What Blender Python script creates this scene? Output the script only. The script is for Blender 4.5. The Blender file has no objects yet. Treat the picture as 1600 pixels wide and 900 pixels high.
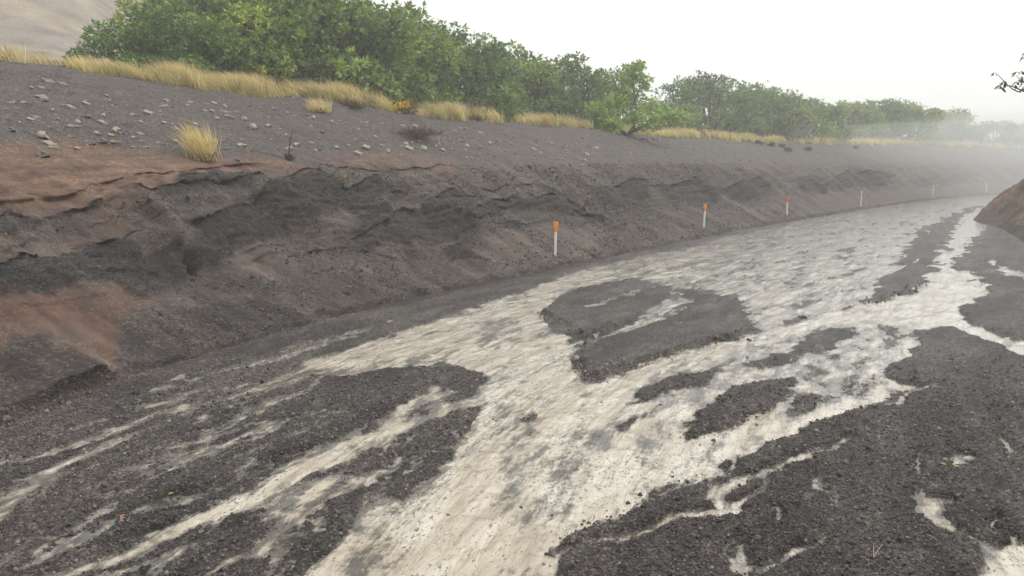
import bpy, math
import numpy as np

# ------------------------------------------------------------------ camera, sky, sun, exposure
SC = bpy.context.scene
CAMH, FPX, HOR = 2.4, 1256.0, 255.0           # eye height (m), focal length (px at 1600 wide), horizon row
PITCH = math.atan((450.0 - HOR) / FPX)
cam_data = bpy.data.cameras.new('camera')
cam_data.sensor_width = 36.0
cam_data.lens = 36.0 * FPX / 1600.0
cam_data.clip_start, cam_data.clip_end = 0.05, 2000.0
cam = bpy.data.objects.new('camera', cam_data)
SC.collection.objects.link(cam)
cam.location = (0, 0, CAMH)
cam.rotation_euler = (math.radians(90) - PITCH, 0, 0)
SC.camera = cam

SUN_EL, SUN_AZ = math.radians(52), math.radians(75)     # azimuth clockwise from +Y
world = bpy.data.worlds.new('World'); SC.world = world
world.use_nodes = True
wn, wl = world.node_tree.nodes, world.node_tree.links
bg = wn['Background']
sky = wn.new('ShaderNodeTexSky'); sky.sky_type = 'NISHITA'; sky.sun_disc = False
sky.sun_elevation = SUN_EL; sky.sun_rotation = SUN_AZ; sky.dust_density = 6.0; sky.air_density = 1.5
hs = wn.new('ShaderNodeHueSaturation'); hs.inputs['Saturation'].default_value = 0.25
wl.new(sky.outputs[0], hs.inputs['Color'])
mx = wn.new('ShaderNodeMix'); mx.data_type = 'RGBA'
mx.inputs['Factor'].default_value = 0.93                 # thick rain cloud over the clear sky
mx.inputs['B'].default_value = (9.5, 9.55, 9.45, 1)
wl.new(hs.outputs[0], mx.inputs['A']); wl.new(mx.outputs['Result'], bg.inputs['Color'])
bg.inputs['Strength'].default_value = 0.125

sun_d = bpy.data.lights.new('sun', 'SUN'); sun_d.energy = 1.5; sun_d.angle = math.radians(14)
sun_d.color = (1.0, 0.96, 0.90)
sun = bpy.data.objects.new('sun', sun_d); SC.collection.objects.link(sun)
sun.rotation_euler = (math.radians(90) - SUN_EL, 0, math.pi - SUN_AZ)

SC.view_settings.view_transform = 'Standard'
SC.view_settings.look = 'None'
SC.view_settings.exposure = 0.10
SC.view_settings.gamma = 1.0
SC.view_settings.use_curve_mapping = False
SC.cycles.max_bounces = 6
SC.cycles.diffuse_bounces = 3
SC.cycles.glossy_bounces = 2
SC.cycles.transmission_bounces = 3
SC.cycles.transparent_max_bounces = 4
SC.cycles.volume_bounces = 2
SC.cycles.use_denoising = True
SC.cycles.caustics_reflective = False
SC.cycles.caustics_refractive = False

C = SC.collection
RNG = np.random.default_rng(11)

# ------------------------------------------------------------------ numeric helpers
_perm = np.random.default_rng(5).permutation(256).astype(np.int64)
_perm = np.concatenate([_perm, _perm, _perm])
_ang = np.random.default_rng(6).uniform(0, 2*np.pi, 256)
_gx, _gy = np.cos(_ang), np.sin(_ang)

def perlin(x, y, seed=0):
    x = np.asarray(x, float) + seed*17.31; y = np.asarray(y, float) - seed*9.77
    xi, yi = np.floor(x).astype(np.int64), np.floor(y).astype(np.int64)
    xf, yf = x - xi, y - yi
    xi &= 255; yi &= 255
    def g(ix, iy, dx, dy):
        h = _perm[_perm[ix & 255] + (iy & 255)]
        return _gx[h]*dx + _gy[h]*dy
    u = xf*xf*xf*(xf*(xf*6-15)+10); v = yf*yf*yf*(yf*(yf*6-15)+10)
    a = g(xi, yi, xf, yf); b = g(xi+1, yi, xf-1, yf)
    c = g(xi, yi+1, xf, yf-1); d = g(xi+1, yi+1, xf-1, yf-1)
    return ((a + u*(b-a)) + v*((c + u*(d-c)) - (a + u*(b-a)))) * 1.5

def fbm(x, y, oct=4, seed=0, gain=0.5):
    s, a, f = 0, 1.0, 1.0
    for i in range(oct):
        s = s + a*perlin(x*f, y*f, seed+i*3); a *= gain; f *= 2.03
    return s
def ridged(x, y, oct=3, seed=0):
    s, a, f = 0, 1.0, 1.0
    for i in range(oct):
        s = s + a*(1 - np.abs(perlin(x*f, y*f, seed+i*5))*1.6); a *= 0.5; f *= 2.1
    return s / 1.75
def sstep(a, b, x):
    t = np.clip((x-a)/(b-a), 0, 1); return t*t*(3-2*t)

CP, SP = math.cos(PITCH), math.sin(PITCH)
def ray(px, py):
    """direction of the sight line of a photograph pixel (measuring aid for the lay-out)"""
    a = (np.asarray(px, float)-800)/FPX; b = (450-np.asarray(py, float))/FPX
    return np.stack([a, CP + b*SP, b*CP - SP], -1)
def on_ground(px, py, z=0.0):
    r = ray(px, py); t = (z-CAMH)/r[..., 2]
    return r[..., :2]*t[..., None]

def seg_poly_sd(P, poly):
    """signed distance (positive inside) of points P to a closed polygon"""
    n = len(poly); d2 = np.full(len(P), 1e18); ins = np.zeros(len(P), bool)
    for i in range(n):
        a, b = poly[i], poly[(i+1) % n]
        e = b-a; w = P-a
        t = np.clip((w@e)/max(e@e, 1e-12), 0, 1)
        q = w - t[:, None]*e
        d2 = np.minimum(d2, (q*q).sum(1))
        c = (a[1] > P[:, 1]) != (b[1] > P[:, 1])
        with np.errstate(divide='ignore', invalid='ignore'):
            xx = (b[0]-a[0])*(P[:, 1]-a[1])/(b[1]-a[1]) + a[0]
        ins ^= c & (P[:, 0] < xx)
    d = np.sqrt(d2)
    return np.where(ins, d, -d)
def line_dist(P, pts, wid):
    """distance to a polyline minus its (interpolated) half width"""
    best = np.full(len(P), 1e9)
    for i in range(len(pts)-1):
        a, b = pts[i], pts[i+1]
        e = b-a; w = P-a
        t = np.clip((w@e)/max(e@e, 1e-12), 0, 1)
        q = w - t[:, None]*e
        best = np.minimum(best, np.sqrt((q*q).sum(1)) - (wid[i] + t*(wid[i+1]-wid[i])))
    return -best

# ------------------------------------------------------------------ mesh helpers
def mesh_np(name, V, F, mat=None, parent=None, smooth=True, cols=None, uv=None, attrs=None, link=True, kind=None):
    """V (n,3), F list of (m,k) arrays; one mesh object"""
    V = np.ascontiguousarray(V, np.float32)
    if isinstance(F, np.ndarray): F = [F]
    F = [f for f in F if len(f)]
    me = bpy.data.meshes.new(name)
    me.vertices.add(len(V)); me.vertices.foreach_set('co', V.ravel())
    tot = np.concatenate([np.full(len(f), f.shape[1], np.int32) for f in F])
    loops = np.concatenate([f.ravel() for f in F]).astype(np.int32)
    me.loops.add(len(loops)); me.loops.foreach_set('vertex_index', loops)
    me.polygons.add(len(tot))
    st = np.concatenate([[0], np.cumsum(tot)[:-1]]).astype(np.int32)
    me.polygons.foreach_set('loop_start', st)
    me.update(calc_edges=True)
    me.polygons.foreach_set('use_smooth', np.full(len(tot), smooth))
    if cols is not None:
        at = me.attributes.new('Col', 'FLOAT_COLOR', 'POINT')
        c4 = np.ones((len(V), 4), np.float32); c4[:, :3] = cols
        at.data.foreach_set('color', c4.ravel())
    for k, a in (attrs or {}).items():
        at = me.attributes.new(k, 'FLOAT', 'POINT'); at.data.foreach_set('value', np.asarray(a, np.float32))
    if uv is not None:
        ul = me.uv_layers.new(name='UVMap')
        ul.data.foreach_set('uv', np.asarray(uv, np.float32)[loops].ravel())
    me.validate(clean_customdata=False)
    if mat: me.materials.append(mat)
    if not link: return me
    o = bpy.data.objects.new(name, me); C.objects.link(o)
    if parent is not None: o.parent = parent
    if kind: o['kind'] = kind
    return o
def grid_faces(n, m):
    i = np.arange(n*m).reshape(n, m)
    return np.stack([i[:-1, :-1], i[1:, :-1], i[1:, 1:], i[:-1, 1:]], -1).reshape(-1, 4)
def tag(o, label, cat, group=None):
    o['label'] = label; o['category'] = cat
    if group: o['group'] = group
    return o
def empty(name, loc, rz=0.0, sc=1.0):
    o = bpy.data.objects.new(name, None); C.objects.link(o)
    o.location = loc; o.rotation_euler = (0, 0, rz); o.scale = (sc,)*3 if np.isscalar(sc) else sc
    o.empty_display_size = 0.1
    return o
def obj_of(name, me, loc=(0, 0, 0), rot=(0, 0, 0), sc=(1, 1, 1), parent=None):
    o = bpy.data.objects.new(name, me); C.objects.link(o)
    o.location = loc; o.rotation_euler = rot; o.scale = sc
    if parent is not None: o.parent = parent
    return o
class MB:
    def __init__(s): s.V, s.F, s.C, s.n = [], {}, [], 0
    def add(s, V, F, col=None):
        V = np.asarray(V, float); F = np.asarray(F, int)
        s.V.append(V); s.F.setdefault(F.shape[1], []).append(F + s.n); s.n += len(V)
        s.C.append(np.tile(col, (len(V), 1)) if col is not None and np.ndim(col) == 1 else (col if col is not None else np.ones((len(V), 3))))
    def tube(s, pts, rad, k=6, col=None):
        pts = np.asarray(pts, float); n = len(pts)
        rad = np.full(n, rad) if np.isscalar(rad) else np.asarray(rad)
        T = np.gradient(pts, axis=0); T /= np.linalg.norm(T, axis=1)[:, None] + 1e-9
        up = np.array([0.31, 0.17, 0.93]); A = np.cross(T, up); A /= np.linalg.norm(A, axis=1)[:, None] + 1e-9
        B = np.cross(T, A); th = np.linspace(0, 2*np.pi, k, endpoint=False)
        V = pts[:, None] + rad[:, None, None]*(np.cos(th)[None, :, None]*A[:, None] + np.sin(th)[None, :, None]*B[:, None])
        idx = np.arange(n*k).reshape(n, k); j = np.roll(idx, -1, 1)
        F = np.stack([idx[:-1], j[:-1], j[1:], idx[1:]], -1).reshape(-1, 4)
        V = np.concatenate([V.reshape(-1, 3), pts[:1], pts[-1:]])
        s.add(V, F, col)
        base = s.n - len(V)
        c0 = np.stack([np.roll(idx[0], -1), idx[0], np.full(k, n*k)], -1); c1 = np.stack([idx[-1], np.roll(idx[-1], -1), np.full(k, n*k+1)], -1)
        s.F.setdefault(3, []).append(np.concatenate([c0, c1]) + base)
    def arrays(s): return np.concatenate(s.V), [np.concatenate(f) for f in s.F.values()], np.concatenate(s.C)
    def build(s, name, mat, parent=None, smooth=True, link=True):
        V, F, Cc = s.arrays()
        return mesh_np(name, V, F, mat, parent, smooth, cols=Cc, link=link)

# ------------------------------------------------------------------ materials
def nm(name):
    m = bpy.data.materials.new(name); m.use_nodes = True
    nt = m.node_tree; return m, nt.nodes, nt.links, nt.nodes['Principled BSDF']
def node(n, t, **kw):
    x = n.new(t)
    for k, v in kw.items(): x.inputs[k].default_value = v
    return x
def math_n(n, l, op, a, b=None, clamp=False):
    x = n.new('ShaderNodeMath'); x.operation = op; x.use_clamp = clamp
    for i, v in enumerate((a, b)):
        if v is None: continue
        if isinstance(v, (int, float)): x.inputs[i].default_value = v
        else: l.new(v, x.inputs[i])
    return x.outputs[0]
def mul_col(n, l, col, fac):
    x = n.new('ShaderNodeVectorMath'); x.operation = 'SCALE'
    l.new(col, x.inputs[0]); l.new(fac, x.inputs['Scale']); return x.outputs[0]
def ramp(n, l, src, stops):
    r = n.new('ShaderNodeValToRGB'); e = r.color_ramp.elements
    while len(e) < len(stops): e.new(0.5)
    for el, (p, c) in zip(e, stops):
        el.position = p; el.color = (*c, 1) if len(c) == 3 else c
    l.new(src, r.inputs[0]); return r.outputs[0]

def earth_material(name, rough=0.7, cell=55.0, contrast=0.55, bump=0.9, bdist=0.02, grain=False):
    m, n, l, p = nm(name)
    at = n.new('ShaderNodeAttribute'); at.attribute_name = 'Col'
    tc = n.new('ShaderNodeTexCoord')
    vo = node(n, 'ShaderNodeTexVoronoi', Scale=cell); l.new(tc.outputs['Object'], vo.inputs['Vector'])
    n1 = node(n, 'ShaderNodeTexNoise', Scale=cell*0.35, Detail=6.0, Roughness=0.7); l.new(tc.outputs['Object'], n1.inputs['Vector'])
    n2 = node(n, 'ShaderNodeTexNoise', Scale=3.1, Detail=5.0, Roughness=0.6); l.new(tc.outputs['Object'], n2.inputs['Vector'])
    sep = n.new('ShaderNodeSeparateColor'); l.new(vo.outputs['Color'], sep.inputs[0])
    f1 = ramp(n, l, sep.outputs[0], [(0.0, (1-contrast,)*3), (0.7, (1.0,)*3), (0.86, (1+contrast*.9,)*3), (1.0, (1+contrast*2.2,)*3)])
    f2 = math_n(n, l, 'MULTIPLY_ADD', n2.outputs['Fac'], 0.8); f2.node.inputs[2].default_value = 0.6
    f3 = math_n(n, l, 'MULTIPLY_ADD', n1.outputs['Fac'], 1.1); f3.node.inputs[2].default_value = 0.45
    f = math_n(n, l, 'MULTIPLY', math_n(n, l, 'MULTIPLY', f1, f2), f3)
    if grain:
        ga = n.new('ShaderNodeAttribute'); ga.attribute_name = 'grain'
        fm = n.new('ShaderNodeMix'); fm.data_type = 'FLOAT'; l.new(ga.outputs['Fac'], fm.inputs['Factor'])
        l.new(math_n(n, l, 'MULTIPLY_ADD', f2, 0.75), fm.inputs['A']); fm.inputs['A'].links[0].from_node.inputs[2].default_value = 0.28
        l.new(f, fm.inputs['B']); f = fm.outputs['Result']
    l.new(mul_col(n, l, at.outputs['Color'], f), p.inputs['Base Color'])
    p.inputs['Roughness'].default_value = rough
    p.inputs['Specular IOR Level'].default_value = 0.35
    h = math_n(n, l, 'SUBTRACT', math_n(n, l, 'MULTIPLY', n1.outputs['Fac'], 1.4), vo.outputs['Distance'])
    b = node(n, 'ShaderNodeBump', Strength=bump, Distance=bdist); l.new(h, b.inputs['Height'])
    if grain: l.new(math_n(n, l, 'MULTIPLY_ADD', ga.outputs['Fac'], 0.85), b.inputs['Strength']); b.inputs['Strength'].links[0].from_node.inputs[2].default_value = 0.12
    l.new(b.outputs[0], p.inputs['Normal'])
    return m
M_BANK = earth_material('ash_bank', 0.75, 34.0, 0.5, 1.0, 0.02, True)
M_ROAD = earth_material('cinder_gravel', 0.42, 48.0, 0.62, 1.0, 0.03)
M_FAR = earth_material('far_ground', 0.9, 1.2, 0.5, 0.6, 0.2)

def vcol_material(name, rough=0.7, trans=0.0, spec=0.3, noise=0.0):
    m, n, l, p = nm(name)
    at = n.new('ShaderNodeAttribute'); at.attribute_name = 'Col'
    col = at.outputs['Color']
    if noise:
        tc = n.new('ShaderNodeTexCoord')
        n1 = node(n, 'ShaderNodeTexNoise', Scale=noise, Detail=5.0, Roughness=0.65); l.new(tc.outputs['Object'], n1.inputs['Vector'])
        f = math_n(n, l, 'MULTIPLY_ADD', n1.outputs['Fac'], 1.2); f.node.inputs[2].default_value = 0.4
        col = mul_col(n, l, col, f)
        b = node(n, 'ShaderNodeBump', Strength=0.6, Distance=0.02); l.new(n1.outputs['Fac'], b.inputs['Height']); l.new(b.outputs[0], p.inputs['Normal'])
    l.new(col, p.inputs['Base Color'])
    p.inputs['Roughness'].default_value = rough; p.inputs['Specular IOR Level'].default_value = spec
    if trans:
        t = n.new('ShaderNodeBsdfTranslucent'); l.new(col, t.inputs['Color'])
        a = n.new('ShaderNodeMixShader'); a.inputs[0].default_value = trans
        l.new(p.outputs[0], a.inputs[1]); l.new(t.outputs[0], a.inputs[2])
        l.new(a.outputs[0], n['Material Output'].inputs['Surface'])
    return m
M_LEAF = vcol_material('leaf', 0.45, 0.3, 0.4)
M_GRASS = vcol_material('dry_grass', 0.7, 0.42, 0.2)
M_BARK = vcol_material('bark', 0.85, 0, 0.2, 30.0)
M_STONE = vcol_material('stone', 0.6, 0, 0.4, 14.0)
M_POST = vcol_material('post_plastic', 0.4, 0, 0.4)

def water_material():
    m, n, l, p = nm('silty_water')
    at = n.new('ShaderNodeAttribute'); at.attribute_name = 'depth'
    uv = n.new('ShaderNodeUVMap'); uv.uv_map = 'UVMap'
    mp = n.new('ShaderNodeMapping'); mp.inputs['Scale'].default_value = (0.2, 1, 1); l.new(uv.outputs[0], mp.inputs['Vector'])
    mp2 = n.new('ShaderNodeMapping'); mp2.inputs['Scale'].default_value = (0.5, 1, 1); l.new(uv.outputs[0], mp2.inputs['Vector'])
    mp3 = n.new('ShaderNodeMapping'); mp3.inputs['Scale'].default_value = (0.25, 1, 1); l.new(uv.outputs[0], mp3.inputs['Vector'])
    a = node(n, 'ShaderNodeTexNoise', Scale=9.0, Detail=7.0, Roughness=0.68, Distortion=0.6); l.new(mp.outputs[0], a.inputs['Vector'])
    b = node(n, 'ShaderNodeTexNoise', Scale=2.6, Detail=6.0, Roughness=0.62, Distortion=0.5); l.new(mp.outputs[0], b.inputs['Vector'])
    g = node(n, 'ShaderNodeTexNoise', Scale=22.0, Detail=5.0, Roughness=0.75, Distortion=0.2); l.new(mp.outputs[0], g.inputs['Vector'])
    # depth (m) -> thin film over gravel ... thick silty water
    d = math_n(n, l, 'MULTIPLY', at.outputs['Fac'], 16.0)
    fine = node(n, 'ShaderNodeTexNoise', Scale=34.0, Detail=5.0, Roughness=0.8, Distortion=0.4); l.new(mp2.outputs[0], fine.inputs['Vector'])
    d1 = math_n(n, l, 'ADD', d, math_n(n, l, 'MULTIPLY', math_n(n, l, 'SUBTRACT', a.outputs['Fac'], 0.5), 1.9))
    d1 = math_n(n, l, 'MULTIPLY_ADD', d1, 1.7); d1.node.inputs[2].default_value = -0.18
    d2 = math_n(n, l, 'ADD', d1, math_n(n, l, 'MULTIPLY', math_n(n, l, 'SUBTRACT', fine.outputs['Fac'], 0.5), 1.1), clamp=True)
    base = ramp(n, l, d2, [(0.0, (0.10, 0.088, 0.074)), (0.2, (0.22, 0.195, 0.155)), (0.42, (0.38, 0.345, 0.28)), (0.80, (0.59, 0.54, 0.455))])
    tint = ramp(n, l, b.outputs['Fac'], [(0.32, (0.48, 0.41, 0.31)), (0.45, (0.82, 0.76, 0.67)), (0.58, (1, 1, 1)), (0.70, (1.12, 1.14, 1.18))])
    mix = n.new('ShaderNodeMix'); mix.data_type = 'RGBA'; mix.blend_type = 'MULTIPLY'; mix.inputs['Factor'].default_value = 0.75
    l.new(base, mix.inputs['A']); l.new(tint, mix.inputs['B'])
    # grit carried in the flow
    def specks(scale, lo, size, mpn):
        vg = node(n, 'ShaderNodeTexVoronoi', Scale=scale); l.new(mpn, vg.inputs['Vector'])
        sg = n.new('ShaderNodeSeparateColor'); l.new(vg.outputs['Color'], sg.inputs[0])
        rad = math_n(n, l, 'MULTIPLY', math_n(n, l, 'SUBTRACT', math_n(n, l, 'ADD', sg.outputs[0], math_n(n, l, 'SUBTRACT', b.outputs['Fac'], 0.5)), lo, clamp=True), size)
        return ramp(n, l, math_n(n, l, 'SUBTRACT', vg.outputs['Distance'], rad), [(0.0, (0.17, 0.15, 0.13)), (0.07, (1, 1, 1))])
    mpw = n.new('ShaderNodeVectorMath'); mpw.operation = 'ADD'
    nsw = node(n, 'ShaderNodeTexNoise', Scale=40.0, Detail=2.0); l.new(uv.outputs[0], nsw.inputs['Vector'])
    nsc = n.new('ShaderNodeVectorMath'); nsc.operation = 'SCALE'; nsc.inputs['Scale'].default_value = 0.04; l.new(nsw.outputs['Color'], nsc.inputs[0])
    l.new(mp2.outputs[0], mpw.inputs[0]); l.new(nsc.outputs[0], mpw.inputs[1])
    s1, s2 = specks(30.0, 0.82, 1.6, mpw.outputs[0]), specks(62.0, 0.64, 1.3, mpw.outputs[0])
    sm_ = n.new('ShaderNodeMix'); sm_.data_type = 'RGBA'; sm_.blend_type = 'MULTIPLY'; sm_.inputs['Factor'].default_value = 1.0
    l.new(s1, sm_.inputs['A']); l.new(s2, sm_.inputs['B']); speck = sm_.outputs['Result']
    grit0 = ramp(n, l, g.outputs['Fac'], [(0.30, (0.50, 0.44, 0.34)), (0.40, (0.86, 0.82, 0.75)), (0.50, (1, 1, 1))])
    gm = n.new('ShaderNodeMix'); gm.data_type = 'RGBA'; gm.blend_type = 'MULTIPLY'; gm.inputs['Factor'].default_value = 1.0
    l.new(speck, gm.inputs['A']); l.new(grit0, gm.inputs['B']); grit = gm.outputs['Result']
    mix2 = n.new('ShaderNodeMix'); mix2.data_type = 'RGBA'; mix2.blend_type = 'MULTIPLY'; mix2.inputs['Factor'].default_value = 0.85
    l.new(mix.outputs['Result'], mix2.inputs['A']); l.new(grit, mix2.inputs['B'])
    l.new(mix2.outputs['Result'], p.inputs['Base Color'])
    p.inputs['Roughness'].default_value = 0.10
    p.inputs['Coat Weight'].default_value = 1.0; p.inputs['Coat IOR'].default_value = 1.5; p.inputs['Coat Roughness'].default_value = 0.05
    p.inputs['IOR'].default_value = 1.33
    rp = node(n, 'ShaderNodeTexNoise', Scale=8.0, Detail=2.0, Roughness=0.45, Distortion=0.25); l.new(mp3.outputs[0], rp.inputs['Vector'])
    hh = math_n(n, l, 'ADD', math_n(n, l, 'MULTIPLY', a.outputs['Fac'], 0.8), math_n(n, l, 'MULTIPLY', g.outputs['Fac'], 0.10))
    hh = math_n(n, l, 'ADD', hh, math_n(n, l, 'MULTIPLY', rp.outputs['Fac'], 0.75))
    bu = node(n, 'ShaderNodeBump', Strength=1.0, Distance=0.030); l.new(hh, bu.inputs['Height']); l.new(bu.outputs[0], p.inputs['Normal']); l.new(bu.outputs[0], p.inputs['Coat Normal'])
    return m
M_WATER = water_material()

# ------------------------------------------------------------------ the bend of the road: foot of the cut bank
TOE_C = np.array([(-7.6, -14), (-6.9, -6), (-6.2, 0), (-5.55, 4.2), (-4.75, 7.3), (-4.05, 9.2), (-3.25, 11.2), (-1.85, 13.9), (0.27, 17.0), (3.4, 21.6),
                  (6.6, 26.4), (10.3, 31.6), (18.8, 42.6), (30, 55.5), (42, 66.5), (60, 80), (85, 95), (115, 109), (160, 126)], float)
def catmull(P, k=40):
    P = np.concatenate([[2*P[0]-P[1]], P, [2*P[-1]-P[-2]]]); out = []
    t = np.linspace(0, 1, k, endpoint=False)[:, None]
    for i in range(1, len(P)-2):
        a, b, c, d = P[i-1], P[i], P[i+1], P[i+2]
        out.append(0.5*((2*b) + (-a+c)*t + (2*a-5*b+4*c-d)*t*t + (-a+3*b-3*c+d)*t**3))
    return np.concatenate(out + [P[-2:-1]])
_tp = catmull(TOE_C)
_s = np.concatenate([[0], np.cumsum(np.linalg.norm(np.diff(_tp, axis=0), axis=1))])
U_S = np.arange(0, _s[-1], 0.25)
TOE = np.stack([np.interp(U_S, _s, _tp[:, 0]), np.interp(U_S, _s, _tp[:, 1])], -1)
for _ in range(30):
    TOE[1:-1] = 0.25*TOE[:-2] + 0.5*TOE[1:-1] + 0.25*TOE[2:]
TAN = np.gradient(TOE, axis=0); TAN /= np.linalg.norm(TAN, axis=1)[:, None]
NOR = np.stack([-TAN[:, 1], TAN[:, 0]], -1)             # towards the bank
for _ in range(60):
    NOR[1:-1] = 0.25*NOR[:-2] + 0.5*NOR[1:-1] + 0.25*NOR[2:]
NOR /= np.linalg.norm(NOR, axis=1)[:, None]
def toe_at(u): return np.stack([np.interp(u, U_S, TOE[:, 0]), np.interp(u, U_S, TOE[:, 1])], -1)
def nor_at(u):
    v = np.stack([np.interp(u, U_S, NOR[:, 0]), np.interp(u, U_S, NOR[:, 1])], -1)
    return v/np.linalg.norm(v, axis=-1)[..., None]
def road_uv(P):
    """(distance along, offset towards the bank) of ground points"""
    u = np.empty(len(P)); v = np.empty(len(P))
    T, N = TOE[::2], NOR[::2]; Us = U_S[::2]
    for s in range(0, len(P), 20000):
        q = P[s:s+20000]
        d = (q[:, None, 0]-T[None, :, 0])**2 + (q[:, None, 1]-T[None, :, 1])**2
        i = d.argmin(1); w = q - T[i]; tt = TAN[::2][i]
        u[s:s+20000] = Us[i] + (w*tt).sum(1); v[s:s+20000] = (w*N[i]).sum(1)
    return u, v

# bank profile: offset from the foot -> height
_po = np.array([-0.8, -0.03, 0.05, 0.3, 1.55, 2.15, 2.75, 3.5, 5.5, 7.6, 8.6, 10, 14, 30, 90])
_pz = np.array([-0.45, -0.05, 0.05, 0.16, 1.00, 1.62, 2.12, 2.46, 3.30, 4.14, 4.38, 4.46, 4.55, 5.0, 5.6])
_fo = np.arange(-1, 91, 0.05); _fz = np.interp(_fo, _po, _pz)
_k = np.hanning(9); _k /= _k.sum(); _fzs = np.convolve(np.pad(_fz, 4, 'edge'), _k, 'valid'); _fz = np.where(_fo > 0.4, _fzs, _fz)
def crest_k(u): return np.interp(u, [28, 34, 40, 50, 57, 72, 95, 140], [1.0, .92, .80, .78, .70, .70, .80, .86])
def prof(o, u=0.0):
    z = np.interp(o, _fo, _fz)
    return np.where(z > 2.35, 2.35 + (z-2.35)*crest_k(u), z)

def bank_hit(px, py):
    """where the sight line of a photograph pixel meets the plain bank: (u, o)"""
    px, py = np.atleast_1d(px).astype(float), np.atleast_1d(py).astype(float)
    us = np.arange(20, 190, 0.5); os_ = np.arange(0, 9.2, 0.05)
    B = toe_at(us)[:, None] + nor_at(us)[:, None]*os_[None, :, None]
    X = np.concatenate([B, prof(os_[None, :], us[:, None])[..., None]], -1)
    fw = X[..., 1]*CP - (X[..., 2]-CAMH)*SP; upc = X[..., 1]*SP + (X[..., 2]-CAMH)*CP
    SX, SY = 800 + FPX*X[..., 0]/fw, 450 - FPX*upc/fw
    bad = fw < 1
    U, O = [], []
    for a, b in zip(px, py):
        d = (SX-a)**2 + (SY-b)**2*1.0; d[bad] = 1e12
        i, j = np.unravel_index(d.argmin(), d.shape); U.append(us[i]); O.append(os_[j])
    return np.array(U), np.array(O)
def on_bank(u, o): 
    P = toe_at(np.asarray(u)) + nor_at(np.asarray(u))*np.asarray(o)[..., None]
    return P
def at_column(px, o):
    """point at offset o from the foot that lies in the sight plane of photograph column px"""
    us = np.arange(15, 215, 0.1); P = on_bank(us, np.full(len(us), o))
    r = P[:, 0]/np.maximum(P[:, 1], 0.5)*1.0
    k = (px-800)/FPX/CP if False else (px-800)/FPX
    i = np.abs(np.where(P[:, 1] > 3, r, 99) - k).argmin()
    return us[i], P[i]

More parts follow.
